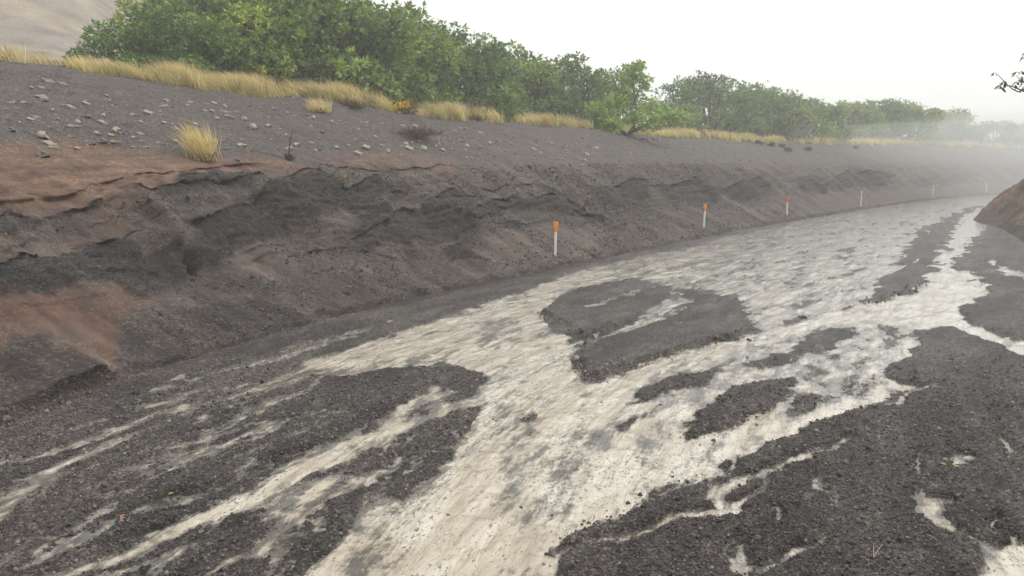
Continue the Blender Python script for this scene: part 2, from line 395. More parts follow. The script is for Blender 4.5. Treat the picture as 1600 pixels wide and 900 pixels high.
# ------------------------------------------------------------------ cut bank
def build_bank():
    us = [22.0]
    while us[-1] < 205:
        p = toe_at(np.array([us[-1]]))[0]; d = max(math.hypot(p[0], p[1]+1.0), 6.5)
        us.append(us[-1] + 0.0034*d*(1 if d < 90 else 3))
    u = np.concatenate([np.arange(0, 22, 0.5), us])
    o = np.concatenate([[-0.8, -0.4, -0.15, -0.06], np.arange(-0.03, 0.3, 0.022), np.arange(0.3, 3.6, 0.0245), np.arange(3.6, 9.0, 0.05),
                        np.arange(9, 14, 0.4), np.geomspace(14, 85, 14)])
    Ug, Og = np.meshgrid(u, o, indexing='ij'); n, m = Ug.shape
    U, O = Ug.ravel(), Og.ravel()
    Z0 = prof(O, U); P = on_bank(U, O)
    cols = np.empty((len(U), 3))
    GREY = np.array((0.084, 0.069, 0.062)); RED = np.array((0.150, 0.088, 0.058)); BLK = np.array((0.019, 0.0185, 0.020))
    TAL = np.array((0.066, 0.050, 0.043)); DUST = np.array((0.14, 0.11, 0.09)); TAN_ = np.array((0.24, 0.185, 0.12)); RED2 = np.array((0.095, 0.050, 0.036))
    w1 = fbm(U*0.55, O*0.9, 4, 3); w2 = fbm(U*2.2, O*3.0, 4, 8)
    # --- colour zones
    upz = sstep(3.0, 3.9, O + 0.25*w1 + 0.06*w2)
    cols[:] = TAL
    cols += (GREY-TAL)*upz[:, None]
    def mixc(c, f): cols[:] = cols + (c-cols)*np.clip(f, 0, 1)[:, None]
    mixc(DUST*0.62, 0.55*sstep(2.2, 2.9, O+0.2*w1)*(1-sstep(3.4, 4.3, O+0.2*w1)))
    mixc(TAN_, sstep(8.4, 9.4, O + 0.3*w1))
    # warped (u,o) so that measured layer outlines get ragged edges
    Q = np.stack([U + 0.16*w2 + 0.12*w1, O + 0.07*w2 + 0.04*fbm(U*9, O*9, 3, 21)], 1)
    near = (O > -0.1) & (O < 9.2)
    Qn = Q[near]
    def zone(px, soft=0.05):
        px = np.array(px, float); a, b = bank_hit(px[:, 0], px[:, 1])
        poly = np.stack([a, b], 1)
        r = np.zeros(len(U)); lo, hi = poly.min(0)-1, poly.max(0)+1
        s = (Qn[:, 0] > lo[0]) & (Qn[:, 0] < hi[0]) & (Qn[:, 1] > lo[1]) & (Qn[:, 1] < hi[1])
        t = np.zeros(len(Qn)); 
        if s.any(): t[s] = sstep(-soft, soft, seg_poly_sd(Qn[s], poly))
        r[near] = t
        return r
    red_up = zone([(-60, 238), (120, 226), (300, 240), (430, 246), (470, 262), (330, 276), (220, 300), (100, 335), (-60, 350)], 0.22)
    red_lo = zone([(-60, 452), (60, 455), (165, 460), (190, 474), (240, 470), (190, 500), (185, 560), (120, 545), (60, 530), (-60, 520)], 0.05)
    red_mid = zone([(-60, 350), (60, 360), (150, 330), (200, 345), (170, 370), (90, 395), (-60, 430)], 0.1)
    red_c = zone([(500, 244), (600, 240), (720, 250), (700, 270), (590, 266), (520, 262)], 0.2)
    mixc(RED, 0.85*red_up); mixc(RED2, 0.95*red_lo); mixc(RED*0.85, 0.8*red_mid); mixc(RED, 0.45*red_c)
    mixc(RED2*0.9, 0.7*red_up*sstep(0.1, 0.5, fbm(U*0.6, O*6.0, 3, 31)))
    mixc(RED*0.9, 0.5*zone([(-60, 540), (30, 520), (130, 550), (190, 590), (160, 605), (60, 560), (-60, 600)], 0.1))
    BL = [
        [(-60, 440), (0, 426), (80, 402), (165, 372), (200, 366), (240, 384), (262, 392), (288, 402), (292, 425), (275, 452), (215, 464), (150, 457), (60, 455), (0, 458), (-60, 462)],
        [(-60, 345), (0, 337), (90, 320), (160, 306), (178, 309), (120, 330), (40, 358), (0, 366), (-60, 372)],
        [(212, 304), (260, 292), (300, 281), (350, 277), (398, 279), (385, 292), (330, 308), (255, 318)],
        [(285, 356), (330, 338), (390, 312), (412, 304), (440, 290), (480, 272), (545, 288), (545, 320), (500, 345), (455, 360), (400, 384), (350, 404), (308, 412), (292, 395)],
        [(440, 276), (500, 274), (545, 292), (500, 292), (460, 292)],
        [(550, 282), (590, 276), (608, 300), (610, 330), (580, 345), (552, 330)],
        [(540, 374), (600, 335), (660, 318), (700, 296), (712, 325), (722, 372), (690, 382), (640, 385), (570, 388)],
        [(602, 282), (628, 290), (640, 305), (620, 312), (605, 300)],
        [(700, 292), (722, 296), (735, 318), (722, 330), (708, 312)],
        [(722, 336), (760, 316), (800, 303), (840, 312), (872, 322), (930, 344), (905, 344), (850, 330), (800, 320), (760, 338), (735, 362), (722, 360)],
        [(830, 292), (860, 292), (905, 318), (942, 346), (905, 338), (850, 312)],
        [(690, 400), (722, 384), (742, 398), (765, 404), (720, 408)],
        [(625, 408), (650, 405), (640, 424), (628, 420)],
        [(778, 352), (800, 345), (830, 350), (800, 356)],
        [(930, 300), (985, 278), (1010, 290), (1010, 330), (960, 326), (942, 316)],
        [(1020, 290), (1090, 278), (1130, 300), (1110, 318), (1040, 312)],
        [(1120, 288), (1190, 276), (1205, 296), (1185, 305), (1150, 305)],
        [(1240, 280), (1270, 270), (1300, 285), (1290, 300), (1255, 300)],
        [(1290, 290), (1330, 262), (1400, 272), (1380, 290), (1330, 292), (1310, 300)],
        [(1420, 280), (1470, 268), (1530, 272), (1500, 284), (1450, 290)],
    ]
    black = np.zeros(len(U)); zs_ = Z0 + 0.20*np.sin(U*0.42+0.6) + 0.07*np.sin(U*1.05) + 0.006*U
    for b in BL: black = np.maximum(black, zone(b, 0.028))
    mixc(BLK, black*np.clip(0.92 + 0.35*np.minimum(w2, 0) - 0.25*np.maximum(fbm(U*1.6, zs_*9, 3, 43), 0), .3, .98))
    mixc(np.array((0.055, 0.050, 0.050)), 0.55*sstep(1.2, 1.7, O+0.3*w1)*(1-sstep(2.3, 2.9, O+0.3*w1))*sstep(-0.2, 0.3, w1)*(1-black))
    GRV = np.array((0.042, 0.034, 0.031)); grv = np.zeros(len(U)); pow_ = np.zeros(len(U))
    for pz in ([(-60, 640), (-20, 590), (40, 545), (90, 560), (190, 598), (130, 640), (-60, 690)], [(185, 575), (190, 520), (262, 490), (330, 500), (445, 520), (380, 545), (205, 602)],
               [(300, 470), (420, 480), (500, 500), (440, 522), (340, 500)], [(520, 430), (640, 440), (760, 455), (640, 478), (540, 470)], [(330, 420), (380, 430), (440, 470), (400, 480), (340, 450)]):
        grv = np.maximum(grv, zone(pz, 0.10))
    for pz in ([(352, 405), (430, 384), (470, 395), (480, 440), (420, 432)], [(415, 424), (480, 452), (478, 460), (412, 430)], [(545, 412), (700, 468), (690, 474), (540, 420)], [(20, 520), (110, 548), (205, 592), (200, 600), (100, 556), (20, 530)],
               [(182, 300), (225, 322), (300, 362), (318, 408), (300, 404), (240, 352), (175, 312)], [(590, 345), (650, 318), (655, 322), (600, 352)], [(480, 350), (545, 328), (600, 318), (560, 345), (520, 372)], [(735, 372), (850, 345), (980, 365), (900, 400), (780, 420)]):
        pow_ = np.maximum(pow_, zone(pz, 0.12))
    mixc(GRV, 0.75*grv*(1-pow_)); mixc(np.array((0.112, 0.085, 0.068)), 0.5*pow_)
    # thin laminae in the cut face
    zs = Z0 + 0.20*np.sin(U*0.42+0.6) + 0.07*np.sin(U*1.05) + 0.006*U + 0.03*w1
    lam = 0.6*np.sin(zs*27 + 0.5*w2) + 0.6*np.sin(zs*61 + 0.8*w2) + 0.5*fbm(zs*14, U*0.15, 3, 47)
    facew = sstep(1.1, 1.7, O)*(1-sstep(2.8, 3.4, O))
    cols *= np.clip(1 + 0.36*lam*facew*(0.25+0.75*sstep(-0.3, 0.4, fbm(U*0.3, O*0.6, 2, 49))), .35, 1.9)[:, None]
    # brown dry talus streaks running down-slope
    st = fbm(U*3.0 + 0.4*O, O*0.35, 4, 41)
    cols *= (1 + 0.42*st*(1-upz))[:, None]
    mixc(DUST*0.75, 0.5*sstep(0.25, 0.8, fbm(U*1.1+0.8*O, O*0.22, 3, 44))*(O < 3.2)*(1-black*0.6))
    cols *= (1 + 0.16*w2 + 0.10*fbm(U*7, O*7, 3, 45))[:, None]
    cols = np.clip(cols, 0.012, 0.6)
    # --- relief
    fw2 = sstep(0.7, 1.5, O)*(1-sstep(2.7, 3.6, O))
    D = fw2*(0.62*(ridged(U*0.24 + 0.30*O, O*0.10, 1, 51) - 0.45) + 0.13*(ridged(U*0.75 + 0.6*O, O*0.22, 1, 57) - 0.45))
    zl = Z0 + 0.20*np.sin(U*0.42+0.6) + 0.07*np.sin(U*1.05) + 0.006*U + 0.035*w1
    fr = (zl*3.4) % 1.0; D += fw2*0.05*(sstep(0.0, 0.35, fr)*(1-sstep(0.75, 1.0, fr)) - 0.5)*sstep(-0.5, 0.2, fbm(U*0.4, O*0.4, 2, 63))
    fr2 = (zl*11) % 1.0; D += fw2*0.02*(sstep(0, .3, fr2)-sstep(.7, 1, fr2))*sstep(-.1, .3, w1)
    D += black*0.055 - 0.07*np.maximum(red_mid, 0)
    D += (1-upz)*sstep(0.05, 0.4, O)*(0.10*(ridged(U*1.1+0.6*O, O*0.16, 3, 71)-0.6) + 0.02*fbm(U*4, O*1.6, 3, 73))
    D += upz*(0.09*fbm(U*0.35, O*0.4, 3, 81) + 0.012*fbm(U*3, O*3, 4, 85))*(1-sstep(11, 14, O))
    D += 0.010*w2*fw2 + 0.011*fbm(U*7, O*9, 3, 91)*(O < 9.5) + 0.030*black*fbm(U*8, O*12, 4, 95, .65)
    # hand-measured notches, blocks and spurs: px, radius (m), amount
    for (x, y, r, a) in [(290, 405, 0.16, -0.30), (287, 420, 0.12, -0.22), (155, 343, 0.20, 0.12), (12, 393, 0.25, 0.14), (12, 402, 0.18, -0.1), (205, 292, 0.3, 0.16),
                         (402, 308, 0.16, -0.18), (330, 408, 0.2, 0.12), (230, 335, 0.35, 0.2), (265, 370, 0.35, 0.24), (422, 286, 0.4, 0.2), (545, 300, 0.3, -0.2), (606, 312, 0.35, 0.22),
                         (625, 300, 0.25, -0.16), (640, 372, 0.5, 0.16), (718, 350, 0.35, 0.28), (735, 385, 0.35, -0.2), (712, 398, 0.3, 0.16), (640, 412, 0.25, -0.15), (860, 330, 0.5, 0.2), (935, 340, 0.4, 0.2),
                         (960, 355, 0.5, -0.15), (1010, 300, 0.6, 0.2), (650, 210, 0.5, 0.22), (650, 190, 0.45, 0.18), (540, 165, 0.4, 0.15)]:
        a0, b0 = bank_hit(x, y); dd = ((Q[:, 0]-a0[0])**2 + ((Q[:, 1]-b0[0])*1.2)**2)/r**2
        D += a*np.exp(-dd*1.3)
    D *= (O > -0.05)
    LED = np.zeros(len(U))
    for A, pts in [(.10, [(-60, 308), (0, 300), (100, 291), (190, 283), (290, 266), (400, 254)]), (.09, [(205, 308), (250, 296), (300, 283), (400, 279)]), (.07, [(-60, 346), (0, 338), (90, 321), (170, 307)]),
                   (.10, [(-60, 442), (0, 428), (80, 403), (165, 373), (200, 367)]), (.09, [(300, 352), (400, 308), (430, 288), (475, 270), (545, 284)]), (.08, [(545, 284), (590, 276), (612, 300)]), (.09, [(560, 372), (610, 335), (660, 318), (702, 294)]),
                   (.09, [(722, 334), (760, 315), (800, 302), (850, 312), (900, 330), (945, 347)]), (.07, [(715, 306), (770, 292), (830, 290), (880, 302), (945, 340)]), (.06, [(728, 352), (765, 334), (800, 320), (840, 324)]),
                   (.07, [(690, 398), (722, 384), (765, 402)]), (.06, [(770, 352), (805, 344), (835, 350)]), (.09, [(925, 300), (985, 280), (1015, 290)]), (.08, [(1015, 292), (1090, 279), (1130, 298)]), (.07, [(1120, 290), (1190, 277), (1210, 292)]),
                   (.08, [(1285, 292), (1330, 264), (1400, 273)]), (.06, [(-20, 392), (10, 389), (32, 387)]), (.06, [(135, 340), (155, 336), (172, 342)]), (.05, [(138, 350), (155, 346), (172, 351)]), (.05, [(430, 405), (520, 395), (620, 405)]), (.06, [(500, 262), (600, 262), (700, 262)])]:
        pa = np.array(pts, float); a_, b_ = bank_hit(pa[:, 0], pa[:, 1]); k_ = np.argsort(a_); a_, b_ = a_[k_], b_[k_]
        sel = np.where((U > a_[0]-.3) & (U < a_[-1]+.3) & (O < 5))[0]
        if not len(sel): continue
        de = O[sel] - np.interp(U[sel], a_, b_) + 0.05*fbm(U[sel]*2.2, U[sel]*0, 4, 141) + .02*w2[sel]
        win = sstep(a_[0]-.3, a_[0]+.1, U[sel])*sstep(a_[-1]+.3, a_[-1]-.1, U[sel])*(0.45+0.55*sstep(-.3, .3, fbm(U[sel]*1.3, U[sel]*0, 3, 143)))
        LED[sel] += A*win*(sstep(-.005, .02, de)*np.exp(-np.maximum(de, 0)/.16) - sstep(.0, -.03, de)*np.exp(np.minimum(de, 0)/.13)*.7)
    # ledges of firmer ash stand out over softer layers
    lz = zl*4.2 + 0.35*np.sin(U*0.37) ; lf_ = lz % 1.0
    led = (sstep(0.30, 0.42, lf_) - lf_*0.9)*sstep(-0.25, 0.35, fbm(U*0.5, zl*2.2, 3, 111))*fw2
    lz2 = (zl*9.5 + 0.6*np.sin(U*0.5+1)) % 1.0
    led2 = (sstep(0.35, 0.5, lz2) - lz2*0.9)*sstep(0.0, 0.4, fbm(U*0.8, zl*3.0, 3, 113))*fw2
    H = 1.1*LED + (0.05*led*sstep(-.15, .4, fbm(U*0.23, zl*0.8, 2, 117)) + 0.045*led2)*np.interp(U, [30, 45, 70], [1, .8, .45])
    nv = nor_at(U)
    # eroded step at the foot, highest at the near end of the bank
    ua, _ = bank_hit(210, 600)
    hs_ = 0.05 + 0.05*sstep(-.2, .5, fbm(U*0.7, U*0, 3, 99)) + 0.24*sstep(ua[0]+0.05, ua[0]-0.25, U + 0.2*fbm(U*3, U*0, 3, 97))*sstep(21, 25, U)
    lipO = 0.05 + 0.10*fbm(U*2.3, U*0, 4, 101)
    step = hs_*sstep(lipO-0.015, lipO+0.03, O)*(1-sstep(0.5, 2.0, O))
    V = np.empty((len(U), 3))
    lip = sstep(ua[0]+0.05, ua[0]-0.25, U + 0.2*fbm(U*3, U*0, 3, 97))*sstep(21, 25, U)
    H = H + (0.17*lip + 0.025)*sstep(lipO+0.0, lipO+0.05, O)*(1-sstep(lipO+0.06, lipO+0.35, O))
    V[:, :2] = P - nv*(D*0.6 + H)[:, None]
    V[:, 2] = Z0 + D*0.75 + step
    # crest line wanders
    V[:, 2] += 0.12*fbm(U*0.18, U*0, 3, 105)*sstep(5, 8, O)
    grain = np.clip(0.70 + 0.4*black + 0.4*grv - 0.30*pow_ - 0.25*np.maximum(np.maximum(red_up, red_lo), red_mid)*(1-black) + 0.3*fbm(U*0.8+.5*O, O*0.5, 3, 121)*(1-upz) + 0.25*upz, 0.05, 1)
    o_ = mesh_np('cut_bank', V, grid_faces(n, m)[:, ::-1], M_BANK, cols=cols, kind='structure', attrs={'grain': grain})
    return Ug, Og, V.reshape(n, m, 3), np.maximum(np.maximum(black, red_lo), np.maximum(red_up, red_mid)*.8).reshape(n, m)
BU, BO, BV, BMASK = build_bank()
_bu, _bo = BU[:, 0], BO[0]
def bank_point(u, o):
    """point on the finished bank surface (bilinear)"""
    i = int(np.clip(np.searchsorted(_bu, u)-1, 0, len(_bu)-2)); j = int(np.clip(np.searchsorted(_bo, o)-1, 0, len(_bo)-2))
    a = (u-_bu[i])/(_bu[i+1]-_bu[i]); b = (o-_bo[j])/(_bo[j+1]-_bo[j])
    return (BV[i, j]*(1-a)*(1-b) + BV[i+1, j]*a*(1-b) + BV[i, j+1]*(1-a)*b + BV[i+1, j+1]*a*b)
def bank_px(x, y):
    """finished-bank point seen at photograph pixel"""
    fw = BV[..., 1]*CP - (BV[..., 2]-CAMH)*SP; upc = BV[..., 1]*SP + (BV[..., 2]-CAMH)*CP
    with np.errstate(divide='ignore', invalid='ignore'):
        d = (800+FPX*BV[..., 0]/fw - x)**2 + (450-FPX*upc/fw - y)**2
    d = np.where((fw > 1) & (BO < 9.5), d, 1e12)
    # the nearest surface wins among the close matches
    ok = d < max(9.0, d.min()*1.5); f2 = np.where(ok, fw, 1e9)
    i, j = np.unravel_index(f2.argmin(), f2.shape)
    return BV[i, j].copy(), BU[i, j], BO[i, j]

# ------------------------------------------------------------------ road bed and flood water
W, DRY = -1.0, 1.0
# (kind, value, streak amplitude, softness factor, points in photograph pixels [, widths px])
PAINT = [
    ('poly', 0.36, 0.85, 0.0200, [(-250, 800), (-200, 690), (205, 605), (440, 525), (640, 485), (560, 545), (480, 575), (540, 640), (740, 600), (745, 650), (700, 740), (560, 830), (470, 910), (-250, 1100)]),
    # speckled far flow
    ('poly', -0.24, 0.75, 0.02, [(960, 412), (1000, 398), (1100, 372), (1200, 352), (1350, 327), (1500, 310), (1600, 301), (1640, 300), (1600, 312), (1560, 318), (1500, 338), (1470, 375), (1455, 400), (1440, 440), (1350, 478), (1280, 497), (1180, 518), (1160, 480), (1120, 455), (1070, 452), (1030, 480), (985, 440), (900, 435)]),
    ('poly', -0.35, 0.55, 0.0200, [(905, 432), (960, 412), (1010, 398), (1110, 380), (1130, 392), (1050, 425), (960, 450), (900, 455)]),
    # silty main flow
    ('poly', -0.72, 0.78, 0.010, [(1010, 392), (960, 406), (900, 424), (820, 455), (750, 478), (690, 500), (560, 540), (480, 562), (470, 578), (540, 590), (600, 578), (700, 566), (752, 590), (745, 650), (715, 705), (650, 765), (560, 825), (470, 910), (868, 910), (890, 845), (930, 812), (1010, 775), (1090, 742), (1150, 715), (1290, 655), (1400, 615), (1450, 600), (1395, 592), (1400, 575), (1430, 555), (1440, 520), (1465, 508), (1600, 556), (1640, 560), (1640, 520), (1520, 480), (1545, 455), (1530, 430), (1495, 420), (1500, 395), (1530, 365), (1565, 330), (1545, 318), (1500, 336), (1475, 380), (1460, 408), (1440, 445), (1400, 462), (1350, 478), (1290, 495), (1180, 520), (1080, 545), (920, 598), (895, 575), (900, 545), (850, 495), (880, 465), (935, 435)]),
    # shallow patches in the main flow
    ('poly', -0.34, 0.55, 0.0200, [(735, 510), (760, 495), (800, 515), (790, 545), (750, 530)]),
    ('poly', -0.38, 0.60, 0.0200, [(760, 660), (800, 600), (830, 640), (830, 700), (800, 780), (760, 740)]),
    ('poly', -0.32, 0.50, 0.0200, [(560, 800), (650, 740), (690, 750), (640, 850), (560, 905), (520, 880)]),
    ('poly', -0.36, 0.60, 0.0200, [(820, 700), (900, 660), (950, 700), (900, 790), (820, 860), (780, 800)]),
    ('poly', -0.15, 0.55, 0.0200, [(1130, 555), (1290, 505), (1400, 500), (1430, 530), (1380, 590), (1300, 640), (1200, 650), (1240, 590)]),
    ('poly', -0.2, 0.55, 0.0200, [(1020, 600), (1120, 560), (1250, 540), (1210, 590), (1100, 625), (1010, 650)]),
    ('poly', 0.40, 0.55, 0.0114, [(820, 655), (835, 640), (842, 655), (825, 678)]),
    # cut-banked islands
    ('poly', 1.35, 0.35, 0.0028, [(845, 490), (880, 463), (925, 447), (985, 436), (1050, 450), (1042, 468), (1002, 488), (1000, 503), (960, 520), (915, 540), (906, 522), (880, 506)]),
    ('poly', 1.35, 0.35, 0.0028, [(893, 562), (912, 548), (960, 530), (1000, 512), (1060, 494), (1100, 474), (1150, 463), (1158, 488), (1176, 515), (1150, 527), (1085, 540), (1042, 556), (1000, 570), (925, 593), (908, 582)]),
    ('poly', 0.10, 0.60, 0.04, [(930, 448), (985, 438), (1048, 450), (1020, 462), (960, 462)]),
    ('poly', 0.10, 0.40, 0.03, [(985, 520), (1060, 498), (1100, 500), (1060, 512)]),
    ('line', -0.2, 0.50, 0.0114, [(1060, 468), (1010, 500), (960, 524), (915, 543)], (14, 9, 5, 3)),
    ('line', -0.15, 0.50, 0.0120, [(1125, 470), (1085, 482), (1040, 492)], (4, 3, 2)),
    ('line', -0.25, 0.55, 0.0200, [(985, 462), (930, 478), (880, 482)], (5, 7, 3)),
    ('poly', 0.75, 0.50, 0.0114, [(976, 630), (990, 611), (1020, 600), (1090, 580), (1122, 574), (1105, 600), (1060, 612), (1030, 620), (1000, 628)]),
    ('poly', 0.45, 0.50, 0.0114, [(958, 676), (985, 655), (1030, 640), (1015, 655), (975, 672)]),
    ('poly', 0.9, 0.55, 0.0095, [(1075, 660), (1090, 640), (1115, 624), (1175, 602), (1240, 588), (1242, 612), (1190, 640), (1130, 670), (1072, 690)]),
    ('poly', 0.8, 0.50, 0.0114, [(1245, 545), (1270, 528), (1300, 516), (1338, 512), (1320, 530), (1285, 546), (1255, 556)]),
    ('poly', 0.55, 0.60, 0.0114, [(1168, 574), (1200, 560), (1243, 552), (1225, 566), (1185, 578)]),
    ('poly', 0.35, 0.60, 0.0152, [(1290, 560), (1330, 540), (1360, 535), (1330, 560)]),
    ('poly', 0.35, 0.60, 0.0152, [(1375, 520), (1400, 512), (1415, 520), (1385, 530)]),
    ('poly', 0.3, 0.60, 0.0152, [(1300, 612), (1370, 590), (1390, 600), (1330, 625)]),
    ('poly', 0.35, 0.60, 0.0152, [(1230, 625), (1290, 610), (1320, 625), (1270, 645), (1230, 650)]),
    # ragged gravel tongue on the far flow
    ('poly', 0.9, 0.90, 0.0114, [(1352, 474), (1372, 455), (1385, 435), (1410, 425), (1415, 395), (1440, 365), (1490, 335), (1530, 322), (1500, 342), (1478, 380), (1462, 405), (1445, 440), (1402, 460)]),
    # right-hand bars
    ('poly', 1.0, 0.50, 0.0114, [(1492, 420), (1505, 400), (1535, 388), (1575, 392), (1620, 412), (1620, 470), (1560, 440), (1545, 455), (1600, 480), (1640, 500), (1640, 450), (1570, 425), (1530, 425)]),
    ('poly', 1.0, 0.50, 0.0114, [(1488, 485), (1515, 474), (1560, 484), (1620, 515), (1620, 545), (1545, 517), (1505, 500)]),
    ('line', -0.7, 0.55, 0.0114, [(1540, 405), (1580, 428), (1650, 445)], (3, 6, 9)),
    ('poly', 1.0, 0.55, 0.0114, [(1442, 520), (1470, 508), (1600, 560), (1900, 660), (2100, 1000), (860, 1000), (868, 900), (888, 850), (935, 815), (1010, 780), (1100, 742), (1180, 712), (1290, 658), (1400, 620), (1440, 604), (1396, 592), (1400, 575), (1430, 555)]),
    ('line', -0.75, 0.55, 0.0114, [(1455, 600), (1400, 625), (1300, 648), (1220, 676), (1150, 705)], (2, 4, 4, 7, 10)),
    ('line', -0.55, 0.55, 0.0114, [(1340, 688), (1290, 705), (1210, 735), (1130, 760), (1124, 780), (1150, 800), (1040, 818), (930, 848), (880, 870)], (4, 6, 8, 9, 8, 9, 8, 5, 5)),
    ('line', -0.45, 0.55, 0.0114, [(1205, 748), (1190, 770), (1150, 795)], (3, 4, 5)),
    ('line', -0.6, 0.55, 0.0114, [(1120, 718), (1095, 745), (1060, 768), (980, 792), (915, 822)], (4, 8, 6, 5, 5)),
    ('line', -0.4, 0.55, 0.0152, [(1290, 835), (1262, 856), (1235, 870), (1190, 898)], (3, 7, 6, 6)),
    ('line', -0.4, 0.55, 0.0152, [(1482, 754), (1430, 764), (1422, 776), (1458, 786)], (3, 4, 4, 5)),
    ('line', -0.5, 0.55, 0.0152, [(1458, 782), (1455, 806), (1480, 828), (1530, 848), (1560, 872)], (8, 10, 8, 8, 12)),
    ('poly', -0.8, 0.55, 0.0152, [(1510, 910), (1545, 872), (1600, 848), (1660, 840), (1660, 960), (1510, 960)]),
    ('line', -0.35, 0.50, 0.0100, [(1505, 714), (1500, 724)], (9, 9)),
    ('line', -0.3, 0.50, 0.0100, [(1290, 745), (1275, 768)], (5, 8)),
    ('line', -0.25, 0.50, 0.0100, [(1212, 795), (1220, 815)], (5, 6)),
    ('line', -0.3, 0.50, 0.0100, [(1570, 690), (1600, 712), (1640, 725)], (3, 6, 6)),
    ('line', -0.1, 0.60, 0.0200, [(1150, 855), (1165, 890)], (9, 12)),
    # streams across the left-hand bars
    ('line', -0.24, 0.55, 0.0140, [(700, 545), (560, 582), (480, 576), (430, 602), (350, 622), (210, 662), (100, 700), (-60, 740)], (14, 12, 10, 9, 7, 7, 7, 8)),
    ('line', -0.10, 0.50, 0.0120, [(400, 600), (300, 622), (200, 648), (60, 685), (-60, 715)], (2, 2, 3, 3, 3)),
    ('line', -0.70, 0.55, 0.0152, [(735, 628), (690, 644), (620, 668), (545, 694), (480, 733), (400, 778), (300, 820), (200, 865), (90, 905)], (9, 10, 9, 10, 12, 12, 12, 11, 12)),
    ('line', -0.30, 0.50, 0.0100, [(690, 600), (640, 640), (610, 655), (590, 668)], (7, 9, 7, 6)),
    ('line', -0.22, 0.50, 0.0120, [(455, 676), (405, 712), (368, 736), (372, 752), (300, 780), (270, 790)], (5, 9, 11, 7, 5, 4)),
    ('line', -0.22, 0.55, 0.0120, [(545, 738), (500, 762), (478, 795), (425, 838), (360, 876), (300, 912)], (6, 10, 9, 9, 9, 9)),
    ('line', -0.20, 0.55, 0.0120, [(655, 698), (610, 722), (560, 745), (520, 775), (490, 830)], (5, 6, 5, 5, 4)),
    ('line', -0.22, 0.55, 0.0120, [(155, 705), (95, 735), (55, 762), (-40, 792)], (3, 8, 8, 9)),
    ('line', -0.15, 0.50, 0.0120, [(330, 845), (260, 868), (160, 905)], (4, 6, 7)),
    ('line', -0.12, 0.50, 0.0120, [(230, 825), (140, 848), (40, 885)], (3, 4, 5)),
    ('line', -0.10, 0.50, 0.0200, [(390, 665), (300, 690), (240, 700)], (5, 6, 4)),
    ('poly', 0.95, 0.80, 0.0114, [(530, 612), (590, 592), (650, 586), (672, 600), (640, 626), (605, 648), (560, 660), (535, 640)]),
    ('poly', 0.95, 0.80, 0.0114, [(672, 585), (720, 572), (752, 585), (748, 608), (700, 612), (676, 602)]),
    ('poly', 0.55, 0.80, 0.0114, [(744, 642), (716, 705), (690, 745), (620, 785), (590, 780), (640, 715), (560, 745), (560, 712), (640, 682), (700, 650)]),
    ('poly', 1.2, 0.55, 0.0095, [(400, 718), (430, 694), (500, 684), (500, 698), (440, 722)]),
    ('poly', 1.1, 0.55, 0.0095, [(250, 748), (290, 735), (355, 742), (360, 752), (300, 772), (255, 775)]),
    ('poly', 0.9, 0.55, 0.0095, [(190, 812), (285, 795), (288, 812), (220, 838), (150, 858)]),
]

